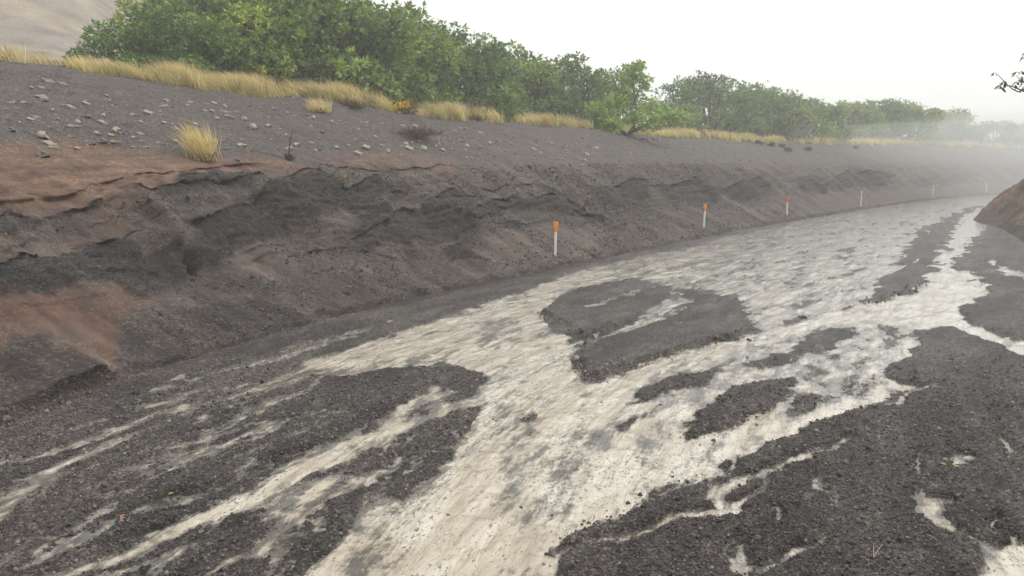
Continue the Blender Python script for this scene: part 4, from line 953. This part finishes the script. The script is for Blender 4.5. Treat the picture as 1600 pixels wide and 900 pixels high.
def grass_strip():
    rng = np.random.default_rng(61); g = MB()
    stations = []
    u = 27.0
    for _ in range(4700):
        cx = rng.uniform(20, 1560); off = 8.3 + abs(rng.normal())*1.0
        if 30 < cx < 110 and rng.random() < .5: continue
        if cx < 150 and rng.random() < .86: continue
        if cx < 300 and rng.random() < .12: continue
        k = perlin(np.array([cx*.012]), np.array([off*.6]), 77)[0]
        if k < -0.2: continue
        if 905 < cx < 1040 and rng.random() < .6: continue
        stations.append((cx, off, k))
    us = np.arange(15, 215, 0.2)
    tabs = {}
    for cx, off, k in stations:
        oq = round(off*4)/4
        if oq not in tabs:
            P = on_bank(us, np.full(len(us), oq)); tabs[oq] = np.where(P[:, 1] > 3, P[:, 0]/np.maximum(P[:, 1], .5), -9)
        r = tabs[oq]; ui = us[np.abs(r - (cx-800)/FPX).argmin()] + rng.uniform(-.1, .1)
        edge = 0.6*fbm(np.array([ui*.8]), np.array([0.]), 3, 78)[0]
        p = bank_point(ui, off + edge); dist = math.hypot(p[0], p[1])
        n = int(np.clip(34*25/dist, 8, 40)); w = .0062*max(dist/20, .8)
        b = p + rng.normal(size=(n, 3))*np.array((.10, .10, .0)) - (0, 0, .03)
        hh = min((.46 + .45*k)*np.exp(rng.normal()*.32)*(1.0 if off < 9.4 else 1.2), .72)*(1 if cx > 260 else .7)
        tint = STRAW*rng.uniform(.72, 1.12); q = rng.random()
        if q < .18: tint = tint*np.array((.72, .82, .7))
        elif q < .30: tint = tint*np.array((.62, .52, .55))
        blades(g, b, hh, rng, (-.5 + .25*rng.normal(), -.05, 0), .24, w, tint, tip=(.74, .53, .38) if rng.random() < .5 else (.80, .68, .42))
    g.build('grass', M_GRASS, smooth=False)['kind'] = 'stuff'
    o = bpy.data.objects['grass']; o['label'] = 'straw coloured grass bending in the wind along the bank top'
grass_strip()

def tuft(px, py, name, lab, h, n, r, lean, seed, cols=STRAW, width=.006, grp=None, cat='grass tuft', spread=.4):
    p, u, o = bank_px(px, py); rng = np.random.default_rng(seed)
    b, d = MB(), MB()
    base = rng.normal(size=(n, 3))*np.array((r, r, 0)); base[:, 2] = -.02
    blades(b, base, h, rng, lean, spread, width, cols, tip=(.62, .47, .27))
    m2 = n//3; base = rng.normal(size=(m2, 3))*np.array((r*.8, r*.8, 0)); base[:, 2] = -.02
    blades(d, base, h*.35, rng, (0, -.1, 0), .7, width*1.3, np.array([(.10, .08, .05), (.16, .12, .05)]), tip=(.3, .24, .1))
    e = empty(name, tuple(p)); tag(e, lab, cat, grp)
    b.build('blades', M_GRASS, e, smooth=False)['kind'] = 'stuff'; d.build('withered_base', M_GRASS, e, smooth=False)['kind'] = 'stuff'
tuft(318, 247, 'grass_tuft', 'single golden grass tuft standing alone on the bare slope', .78, 460, .10, (-.30, 0, 0), 71, width=.0045, spread=.26)
tuft(552, 166, 'grass_tuft', 'dark brown withered grass clump hanging at the slope edge left of the flowers', .42, 260, .16, (0, -.2, -.2), 73, np.array([(.12, .09, .06), (.18, .13, .07), (.09, .07, .05)]))
tuft(500, 172, 'grass_tuft', 'golden grass tuft at the slope edge left of the withered brown clump', .48, 240, .14, (-.3, 0, 0), 74)
tuft(745, 178, 'grass_tuft', 'dark withered clump below the yellowish mound bush', .30, 240, .22, (.1, -.3, -.2), 75, np.array([(.12, .10, .06), (.09, .075, .05), (.2, .16, .08)]))
tuft(650, 208, 'root_mat', 'dark mat of dead roots hanging below the yellow flower bush', .45, 520, .28, (.15, -.5, -.75), 76, np.array([(.085, .068, .058), (.12, .095, .075), (.06, .05, .045)]), cat='root mat', spread=.6)
tuft(1048, 212, 'grass_tuft', 'straw tuft on the bank edge at the right foot of the leaning tree', .55, 240, .25, (-.3, 0, 0), 77, width=.012)

# ------------------------------------------------------------------ stones
def ico(sub=1):
    t = (1+5**.5)/2
    v = np.array([(-1, t, 0), (1, t, 0), (-1, -t, 0), (1, -t, 0), (0, -1, t), (0, 1, t), (0, -1, -t), (0, 1, -t), (t, 0, -1), (t, 0, 1), (-t, 0, -1), (-t, 0, 1)], float)
    f = [(0, 11, 5), (0, 5, 1), (0, 1, 7), (0, 7, 10), (0, 10, 11), (1, 5, 9), (5, 11, 4), (11, 10, 2), (10, 7, 6), (7, 1, 8), (3, 9, 4), (3, 4, 2), (3, 2, 6), (3, 6, 8), (3, 8, 9), (4, 9, 5), (2, 4, 11), (6, 2, 10), (8, 6, 7), (9, 8, 1)]
    v /= np.linalg.norm(v, axis=1)[:, None]
    for _ in range(sub):
        v = list(map(tuple, v)); c = {}; nf = []
        def mid(a, b):
            k = (min(a, b), max(a, b))
            if k not in c:
                q = np.array(v[a])+np.array(v[b]); v.append(tuple(q/np.linalg.norm(q))); c[k] = len(v)-1
            return c[k]
        for a, b, d in f:
            x, y, z = mid(a, b), mid(b, d), mid(d, a); nf += [(a, x, z), (b, y, x), (d, z, y), (x, y, z)]
        f = nf; v = np.array(v)
    return np.array(v), np.array(f)
IV, IF = ico(1)
def stone_mesh(seed, col, flat=.5, rough=.5):
    rng = np.random.default_rng(seed); v = IV.copy()
    for _ in range(8):                                   # chip flat facets
        d = rng.normal(size=3); d /= np.linalg.norm(d); k = v@d; lim = rng.uniform(.35, .7)
        v = v - np.maximum(k-lim, 0)[:, None]*d
    v *= 1 + rough*rng.uniform(-1, 1, (len(v), 1))*.5
    v /= np.abs(v).max(); v *= np.array((1.0, rng.uniform(.5, .8), flat))
    return mesh_np('stone', v, IF, M_STONE, smooth=False, cols=np.tile(col, (len(v), 1))*rng.uniform(.85, 1.15, (len(v), 1)), link=False)
PALE = [stone_mesh(800+i, c, f) for i, (c, f) in enumerate([((.31, .265, .22), .42), ((.23, .20, .175), .38), ((.37, .31, .245), .5), ((.14, .122, .11), .45), ((.28, .24, .20), .35), ((.34, .28, .215), .4)])]
DARK = [stone_mesh(820+i, (.05, .045, .044), .6) for i in range(4)]

def slope_tilt(u, o):
    nv = nor_at(np.array([u]))[0]; s = .40
    return nv, s
SPECIAL = [
    (184, 203, 17, 2, 'big tan block lying alone on the upper ash slope, left of the tuft'),
    (62, 212, 19, 0, 'long pale stone at the left of a touching pair near the red band'),
    (80, 226, 14, 5, 'pale stone at the right of the touching pair, on the red band'),
    (148, 207, 14, 0, 'pale stone left of the big tan block, at the same height'),
    (85, 230, 11, 1, 'small stone just under the touching pair of pale stones'),
    (122, 232, 8, 5, 'pale stone alone on the grey ash above the red band'),
    (70, 242, 19, 3, 'flat dark crusted slab half buried in the red band at far left'),
    (250, 222, 14, 1, 'flat slab just left of the golden tuft, first of two'),
    (272, 221, 15, 0, 'flat slab touching the left side of the golden tuft'),
    (358, 231, 15, 3, 'dark slab just right of the golden tuft'),
    (380, 227, 13, 2, 'pale block between the golden tuft and the upright dead stem'),
    (466, 225, 13, 2, 'bright pale stone just right of the upright dead stem'),
    (374, 249, 9, 3, 'dark stone below the fallen stick'),
    (234, 229, 9, 2, 'upright pale stone below the slabs left of the golden tuft'),
    (20, 203, 11, 3, 'grey stone nearest the left edge of the picture on the slope'),
    (525, 229, 12, 0, 'pale stone low on the slope beneath the withered clump'),
    (381, 183, 12, 2, 'white stone on the upper slope above the fallen stick'),
]
def put_stone(x, y, wpx, var, lab, grp=None, dark=False, cat='stone'):
    p, u, o = bank_px(x, y); dist = math.hypot(p[0], p[1]); s = wpx*dist/FPX*.74*float(np.exp(RNG.normal()*.22))
    rz = RNG.uniform(-.7, .7)
    nv = nor_at(np.array([u]))[0]; ang = math.atan2(nv[1], nv[0])
    ob = obj_of('stone', (DARK if dark else PALE)[var], (p[0], p[1], p[2]+s*.14), (0, 0, 0), (s, s, s*RNG.uniform(.8, 1.15)))
    from mathutils import Matrix
    ob.rotation_euler = (Matrix.Rotation(ang, 3, 'Z') @ Matrix.Rotation(-.36, 3, 'Y') @ Matrix.Rotation(rz+1.57, 3, 'Z')).to_euler()
    tag(ob, lab, cat, grp)
for x, y, w, v, lab in SPECIAL: put_stone(x, y, w, v, lab, 'stones on the ash slope')
def stone_place(x):
    for lim, t in [(150, 'left of the big tan block'), (255, 'around and right of the big tan block'), (345, 'above the lone golden tuft'), (450, 'between the lone tuft and the upright dead stem'), (600, 'between the upright dead stem and the hanging root mat'), (720, 'below and beside the hanging root mat'), (2000, 'right of the hanging root mat')]:
        if x < lim: return 'small pale stone on the slope ' + t, 'small stones ' + t
def scatter_stones():
    rng = np.random.default_rng(91); k = 0
    fixed = [(210, 178), (232, 176), (295, 190), (305, 193), (320, 171), (330, 172), (355, 173), (360, 182), (395, 198), (420, 195), (440, 200), (485, 220), (505, 205), (490, 182), (480, 178), (455, 230), (500, 232), (160, 178), (135, 160), (140, 182), (112, 168), (75, 157), (65, 150), (40, 160), (95, 128), (78, 125), (60, 170), (30, 190), (48, 185), (118, 197), (160, 192), (196, 192), (172, 210), (220, 208), (112, 212), (145, 222), (165, 222), (182, 222), (210, 215), (275, 200), (262, 155), (300, 158), (335, 160), (350, 163), (390, 165), (410, 166), (430, 168), (530, 193), (560, 200), (572, 230), (605, 234), (640, 232), (662, 232), (690, 232), (585, 212), (600, 220), (750, 205), (765, 222), (790, 220), (800, 222), (835, 232), (845, 236), (862, 222), (870, 235), (880, 245), (882, 241), (868, 258), (864, 265), (915, 241), (930, 230), (545, 226), (560, 240), (737, 244), (700, 200), (720, 198)]
    for (x, y) in fixed:
        put_stone(x, y, rng.uniform(7, 12), int(rng.integers(0, 6)), *stone_place(x)); k += 1
    while k < 235:
        x = rng.uniform(0, 930); yc = np.interp(x, [0, 250, 600, 930], [118, 148, 190, 222]); yb = np.interp(x, [0, 250, 500, 930], [232, 232, 236, 258])
        y = yc + (yb-yc)*rng.uniform(0.02, 1)**1.1
        if perlin(np.array([x*.02]), np.array([y*.045]), 92)[0] < -.12: continue
        put_stone(x, y, rng.uniform(4.0, 8.0), int(rng.integers(0, 6)), *stone_place(x)); k += 1
scatter_stones()
for x, y, w, lab in [(1255, 497, 17, 'dark lump of cinder standing in the speckled flow upstream of the island'), (1170, 532, 12, 'dark lump in the silty flow just off the island tip'), (1430, 455, 11, 'small dark stone in the flow below the gravel tongue'),
                     (770, 656, 7, 'small dark stone at the left edge of the main flow'), (1032, 634, 6, 'tiny dark stone in the main flow below the island'), (863, 805, 8, 'small dark stone in the middle of the main flow'), (815, 795, 9, 'dark stone pair mark in the lower main flow'),
                     (940, 630, 6, 'tiny dark stone just below the island point'), (1168, 560, 6, 'tiny dark stone right of the shallow bar below the island'), (700, 806, 7, 'small dark stone at the lower left of the main flow')]:
    g = on_ground(np.array(x), np.array(y)); zt, zb = road_z(*g); s = w*np.hypot(*g)/FPX*.55
    o = obj_of('cinder_stone', DARK[int(x) % 4], (g[0], g[1], zt + s*.15), (0, 0, x*.7), (s, s, s)); tag(o, lab, 'stone')

# loose clasts too small to count, on the near bars and on the slope
def stone_field(name, P, S, src, lab):
    me = bpy.data.meshes.new(name); me.vertices.add(len(P)); me.vertices.foreach_set('co', np.asarray(P, np.float32).ravel())
    a = me.attributes.new('size', 'FLOAT', 'POINT'); a.data.foreach_set('value', np.asarray(S, np.float32))
    r = me.attributes.new('turn', 'FLOAT_VECTOR', 'POINT'); r.data.foreach_set('vector', RNG.uniform(0, 6.28, (len(P), 3)).astype(np.float32).ravel())
    o = bpy.data.objects.new(name, me); C.objects.link(o); o['kind'] = 'stuff'; o['label'] = lab
    ng = bpy.data.node_groups.new(name, 'GeometryNodeTree')
    ng.interface.new_socket('Geometry', in_out='INPUT', socket_type='NodeSocketGeometry'); ng.interface.new_socket('Geometry', in_out='OUTPUT', socket_type='NodeSocketGeometry')
    n, l = ng.nodes, ng.links
    gi, go = n.new('NodeGroupInput'), n.new('NodeGroupOutput')
    ic = n.new('GeometryNodeMeshIcoSphere'); ic.inputs['Radius'].default_value = 1.0; ic.inputs['Subdivisions'].default_value = 1
    sp = n.new('GeometryNodeSetPosition'); nz = n.new('ShaderNodeTexNoise'); nz.inputs['Scale'].default_value = 1.3
    sub = n.new('ShaderNodeVectorMath'); sub.operation = 'SUBTRACT'; sub.inputs[1].default_value = (.5, .5, .5); l.new(nz.outputs['Color'], sub.inputs[0])
    scl = n.new('ShaderNodeVectorMath'); scl.operation = 'SCALE'; scl.inputs['Scale'].default_value = 1.3; l.new(sub.outputs[0], scl.inputs[0]); l.new(scl.outputs[0], sp.inputs['Offset'])
    l.new(ic.outputs['Mesh'], sp.inputs['Geometry'])
    sm = n.new('GeometryNodeSetMaterial'); sm.inputs['Material'].default_value = src; l.new(sp.outputs[0], sm.inputs['Geometry'])
    io = n.new('GeometryNodeInstanceOnPoints'); l.new(gi.outputs[0], io.inputs['Points']); l.new(sm.outputs[0], io.inputs['Instance'])
    s1 = n.new('GeometryNodeInputNamedAttribute'); s1.data_type = 'FLOAT'; s1.inputs['Name'].default_value = 'size'
    r1 = n.new('GeometryNodeInputNamedAttribute'); r1.data_type = 'FLOAT_VECTOR'; r1.inputs['Name'].default_value = 'turn'
    l.new(s1.outputs[0], io.inputs['Scale']); l.new(r1.outputs[0], io.inputs['Rotation'])
    l.new(io.outputs[0], go.inputs[0])
    md = o.modifiers.new('clasts', 'NODES'); md.node_group = ng
def clast_material(name, a, b):
    m, n, l, p = nm(name); oi = n.new('ShaderNodeObjectInfo')
    l.new(ramp(n, l, oi.outputs['Random'], [(0.0, a), (0.75, tuple(.5*np.array(a)+.5*np.array(b))), (1.0, b)]), p.inputs['Base Color'])
    p.inputs['Roughness'].default_value = .45; p.inputs['Specular IOR Level'].default_value = .4
    return m
M_CLAST = clast_material('wet_cinder', (.022, .018, .018), (.23, .195, .175))
M_SCREE = clast_material('scree_grit', (.024, .020, .019), (.135, .105, .088))
M_PEB = clast_material('slope_pebble', (.09, .08, .078), (.25, .215, .185))
def gravel():
    rng = np.random.default_rng(95)
    w = np.where((RB > .10) & (RD < 10.5) & (RD > 3.2) & (np.abs(RP[:, 0]) < RD*.78) & (RZ > -.05))[0]
    pr = (RD[w]**1.0)*sstep(10.5, 7, RD[w])*sstep(.05, .5, RB[w]); pr /= pr.sum()
    i = rng.choice(w, 62000, p=pr)
    P = np.concatenate([RP[i] + rng.normal(size=(len(i), 2))*.012, RZ[i][:, None]], 1)
    S = .0040*np.exp(rng.normal(size=len(i))*.5)*np.clip(RD[i]/6, .85, 1.4); P[:, 2] += S*.25
    stone_field('gravel', P, S, M_CLAST, 'loose wet black cinder gravel on the near bars')
    # slope pebbles
    n = 5200; us = rng.uniform(27, 75, n)**1.0; os_ = rng.uniform(3.3, 8.8, n)
    Q = np.array([bank_point(a, b) for a, b in zip(us, os_)]); kk = fbm(us*.6, os_*.9, 3, 96) > -.25; Q = Q[kk]
    S = .012*np.exp(rng.normal(size=len(Q))*.5)*np.clip(np.hypot(Q[:, 0], Q[:, 1])/18, .8, 2)
    # scree on the cut face
    n2 = 46000; us2 = 24 + 30*rng.random(n2)**1.35; os2 = rng.uniform(.08, 3.3, n2)
    i2 = np.clip(np.searchsorted(_bu, us2), 0, len(_bu)-1); j2 = np.clip(np.searchsorted(_bo, os2), 0, len(_bo)-1)
    Q2 = BV[i2, j2] + rng.normal(size=(n2, 3))*.008; ds = np.hypot(Q2[:, 0], Q2[:, 1])
    kp = (BMASK[i2, j2] < .4) & ((fbm(us2*.9+.5*os2, os2*.5, 3, 121) + .25*rng.normal(size=n2)) > -.05)
    S2 = .0062*np.exp(rng.normal(size=n2)*.5)*np.clip(ds/10, .9, 2.2)
    stone_field('scree', Q2[kp], S2[kp], M_SCREE, 'fine dark scree lying on the cut face of the bank')
    stone_field('pebbles', Q, S, M_PEB, 'scatter of small pebbles over the grey ash slope')
gravel()
# clods broken off the edges of the islands and bars
def clods():
    rng = np.random.default_rng(404); P, S = [], []
    edges = [[(845, 490), (880, 508), (906, 524), (915, 541)], [(893, 563), (908, 583), (925, 594), (1000, 571), (1042, 557), (1085, 541), (1150, 528), (1176, 516)], [(1075, 690), (1130, 671), (1190, 641)], [(868, 905), (888, 851), (935, 816), (1010, 781), (1100, 744)], [(0, 664), (70, 641), (150, 612), (205, 602)], [(1352, 476), (1402, 461), (1445, 441)]]
    for e in edges:
        g = on_ground(np.array(e, float)[:, 0], np.array(e, float)[:, 1]); sl = np.concatenate([[0], np.cumsum(np.linalg.norm(np.diff(g, axis=0), axis=1))])
        n = int(sl[-1]*42); t = rng.uniform(0, sl[-1], n)
        q = np.stack([np.interp(t, sl, g[:, 0]), np.interp(t, sl, g[:, 1])], 1) + rng.normal(size=(n, 2))*np.array((.07, .07))
        for a in q:
            P.append((a[0], a[1], road_z(*a)[0])); S.append(.010*math.exp(rng.normal()*.55))
    stone_field('clods', np.array(P), np.array(S), M_CLAST, 'dark clods broken off the edges of the gravel bars')
clods()

# ------------------------------------------------------------------ marker posts
def marker_post(x, y, h_px, head, lab, lean):
    p, u, o = bank_px(x, y); dist = p[1]; h = h_px*dist/FPX/1.0
    h = float(np.clip(h, .75, 1.15))
    e = empty('marker_post', (p[0], p[1], p[2]-.03), rz=-math.atan2(p[0], p[1])); e.rotation_euler[1] = lean
    tag(e, lab, 'post', 'marker posts along the bank foot')
    s = MB(); zz = np.array([-.15, .0, h*.35, h*.72, h*.76]); r = np.array([.031, .031, .029, .027, .02])
    th = np.linspace(0, 2*np.pi, 12, endpoint=False)
    V = np.stack([np.outer(r, np.cos(th)), np.outer(r*.6, np.sin(th)), np.repeat(zz[:, None], 12, 1)], -1).reshape(-1, 3)
    idx = np.arange(60).reshape(5, 12); j = np.roll(idx, -1, 1); F = np.stack([idx[:-1], j[:-1], j[1:], idx[1:]], -1).reshape(-1, 4)
    s.add(V, F, (.78, .77, .73)); s.build('stem', M_POST, e)
    hd = MB(); zz = np.array([h*.70, h*.78, h*.83, h*.97, h*.99, h]); a = np.array([.026, .040, .056, .058, .056, .05]); b = np.array([.020, .022, .022, .022, .021, .014])
    V = np.stack([np.sign(np.cos(th))*np.abs(np.cos(th))**.5*a[:, None], np.sign(np.sin(th))*np.abs(np.sin(th))**.5*b[:, None], np.repeat(zz[:, None], 12, 1)], -1).reshape(-1, 3)
    idx = np.arange(72).reshape(6, 12); j = np.roll(idx, -1, 1); F = np.stack([idx[:-1], j[:-1], j[1:], idx[1:]], -1).reshape(-1, 4)
    hd.add(np.concatenate([V, [(0, 0, h)]]), F, head); hd.F.setdefault(3, []).append(np.stack([idx[-1], np.roll(idx[-1], -1), np.full(12, 72)], -1))
    ho = hd.build('head', M_POST, e)
    rf = MB(); q = .034
    rf.add([(-q, -.0245, h*.85), (q, -.0245, h*.85), (q, -.0245, h*.95), (-q, -.0245, h*.95), (-q, -.020, h*.85), (q, -.020, h*.85), (q, -.020, h*.95), (-q, -.020, h*.95)],
           [(0, 1, 2, 3), (4, 7, 6, 5), (0, 4, 5, 1), (1, 5, 6, 2), (2, 6, 7, 3), (3, 7, 4, 0)], tuple(np.minimum(np.array(head)*1.15, .95)))
    rf.build('reflector', M_POST, ho, smooth=False)
OR = (.86, .27, .02)
marker_post(869, 396, 54, OR, 'nearest white marker post with a bright orange head, below the layered bank', 0.015)
marker_post(1099, 353, 38, OR, 'second white marker post with orange head, counting from the nearest', 0.03)
marker_post(1231, 333, 28, (.75, .12, .05), 'third white marker post, the one with a red head', -0.01)
marker_post(1345, 319, 24, (.80, .34, .12), 'fourth marker post, pale with a small orange head in light mist', 0.0)
marker_post(1456, 304, 15, (.72, .42, .26), 'fifth marker post, faint in the mist with no clear colour', 0.0)
marker_post(1541, 298, 14, (.7, .6, .52), 'last marker post, barely visible in the mist above the road', 0.0)

# ------------------------------------------------------------------ dead stems, sticks and fallen leaves
WOOD = np.array((.085, .068, .056))
def dead_stem():
    p, u, o = bank_px(452, 247); s = math.hypot(p[0], p[1])/FPX
    e = empty('dead_stem', tuple(p)); tag(e, 'thin dead stem standing upright from its root ball on the slope', 'dead plant')
    t = MB(); t.tube([(0, 0, 0), (.6*s, 0, 12*s), (4*s, 0, 28*s), (7*s, 0, 46*s)], [1.3*s, 1.0*s, .8*s, .5*s], 5, WOOD); t.tube([(4*s, 0, 28*s), (1*s, 0, 31*s)], [.6*s, .4*s], 4, WOOD)
    t.build('stem', M_BARK, e)
    r = MB(); rng = np.random.default_rng(3)
    for _ in range(46):
        d = rng.normal(size=3); d[2] = abs(d[2])*.5 - .1; d /= np.linalg.norm(d); m_ = d*6*s + rng.normal(size=3)*1.5*s
        r.tube([(0, 0, 3*s), m_+(0, 0, 1.5*s), d*11*s*rng.uniform(.6, 1.1)], [.9*s, .7*s, .3*s], 4, WOOD*rng.uniform(.7, 1.3))
    r.build('root_ball', M_BARK, e)
dead_stem()
def stick(name, a, b, r, lab, col, bend=.02, fork=None):
    t = MB(); a, b = np.array(a, float), np.array(b, float); m_ = (a+b)/2 + (0, 0, bend)
    ob_pts = catmull(np.array([a-a, m_-a, b-a]), 5); t.tube(ob_pts, np.linspace(r, r*.6, len(ob_pts)), 5, col)
    if fork is not None: t.tube([np.zeros(3), np.array(fork, float)-a], [r, r*.5], 4, col)
    o = t.build(name, M_BARK); o.location = tuple(a); tag(o, lab, 'stick'); return o
p1 = bank_px(392, 236)[0] + (0, 0, .03); p2 = bank_px(443, 246)[0] + (0, 0, .03)
stick('fallen_stick', p1, p2, .011, 'long fallen stick pointing at the upright dead stem', (.16, .125, .10))
p1 = bank_px(390, 246)[0] + (0, 0, .01); stick('short_stick', p1, p1 + (-.02, -.02, .19), .010, 'short pale stick propped upright at the end of the fallen stick', (.38, .33, .28), 0)
def gpt(x, y, dz=.012):
    g = on_ground(np.array(x), np.array(y)); return np.array((g[0], g[1], road_z(*g)[0] + dz))
for (a, b, f, lab) in [((1364, 886), (1378, 864), (1364, 862), 'small forked pale twig on the dark gravel at the lower right'), ((1447, 850), (1463, 859), None, 'thin pale twig on the gravel left of the rusty trickle'), ((1232, 694), (1252, 690), None, 'thin pale twig on the dark gravel above the middle trickle')]:
    stick('twig', gpt(*a), gpt(*b), .0028, lab, (.42, .33, .24), .006, gpt(*f) if f else None)
def leaf(x, y, s, col, lab, rz, n=1):
    m_ = MB(); rng = np.random.default_rng(int(x))
    for k in range(n):
        a = rz + k*1.1; ca, sa = math.cos(a), math.sin(a); off = np.array((k*.6*s*ca, k*.5*s*sa, 0)) if n > 1 else np.zeros(3)
        prof_ = [(0, 0, 0), (.3, .24, .10), (.65, .22, .08), (1, 0, .02), (.65, -.22, .12), (.3, -.24, .12), (.5, 0, .02)]
        V = np.array([(q[0]*ca - q[1]*sa, q[0]*sa + q[1]*ca, q[2]) for q in prof_])*s + off
        m_.add(V, [(i, (i+1) % 6, 6) for i in range(6)], col)
    o = m_.build('fallen_leaf', M_LEAF, smooth=False); o.location = tuple(gpt(x, y, .012)); tag(o, lab, 'leaf')
leaf(263, 777, .045, (.55, .60, .06), 'bright yellow green fallen leaf on the dark left gravel', .8)
leaf(1516, 668, .040, (.42, .50, .10), 'small yellow green fallen leaf on the upper right gravel', .3)
leaf(1490, 742, .050, (.34, .46, .10), 'green leaf sprig beside the bent trickle at the lower right', .1, 3)
leaf(186, 822, .050, (.50, .24, .13), 'orange brown fallen leaf in the pale trickle at the lower left', .4, 2)
leaf(1095, 743, .035, (.45, .48, .10), 'small yellow leaf floating in the narrow stream below the bars', .9)

# ------------------------------------------------------------------ rain haze
def haze():
    x, y0, y1, zb, zt = 430, -430, 430, -1.8, 22.0
    V = [(-x, y0, zb), (x, y0, zb), (x, y1, zb), (-x, y1, zb), (-x, y0, zt), (x, y0, zt), (x, y1, zt), (-x, y1, zt)]
    F = np.array([(0, 3, 2, 1), (4, 5, 6, 7), (0, 1, 5, 4), (1, 2, 6, 5), (2, 3, 7, 6), (3, 0, 4, 7)])
    m = bpy.data.materials.new('rain_haze'); m.use_nodes = True; n, l = m.node_tree.nodes, m.node_tree.links
    n.remove(n['Principled BSDF'])
    v = n.new('ShaderNodeVolumePrincipled'); v.inputs['Color'].default_value = (.96, .975, .97, 1); v.inputs['Density'].default_value = 0.0040; v.inputs['Anisotropy'].default_value = 0.3
    l.new(v.outputs[0], n['Material Output'].inputs['Volume'])
    o = mesh_np('haze', np.array(V, float), F, m, smooth=False, kind='stuff'); o['label'] = 'pale rain mist filling the air over the road'
haze()
def spray():
    # bank of rain mist lying over the far bend
    V, F = ico(4); V = np.array(V)
    V = V*(1 + 0.10*perlin(V[:, 0]*1.6+3, V[:, 1]*1.6+V[:, 2], 88)[:, None])*np.array((48, 36, 6.8)) + np.array((54, 80, 0.5))
    m = bpy.data.materials.new('spray_mist'); m.use_nodes = True; n, l = m.node_tree.nodes, m.node_tree.links
    n.remove(n['Principled BSDF'])
    v = n.new('ShaderNodeVolumePrincipled'); v.inputs['Color'].default_value = (.96, .975, .97, 1); v.inputs['Density'].default_value = 0.022; v.inputs['Anisotropy'].default_value = 0.3
    l.new(v.outputs[0], n['Material Output'].inputs['Volume'])
    o = mesh_np('mist', V, F, m, kind='stuff'); o['label'] = 'white rain spray hanging over the far bend of the road'
spray()
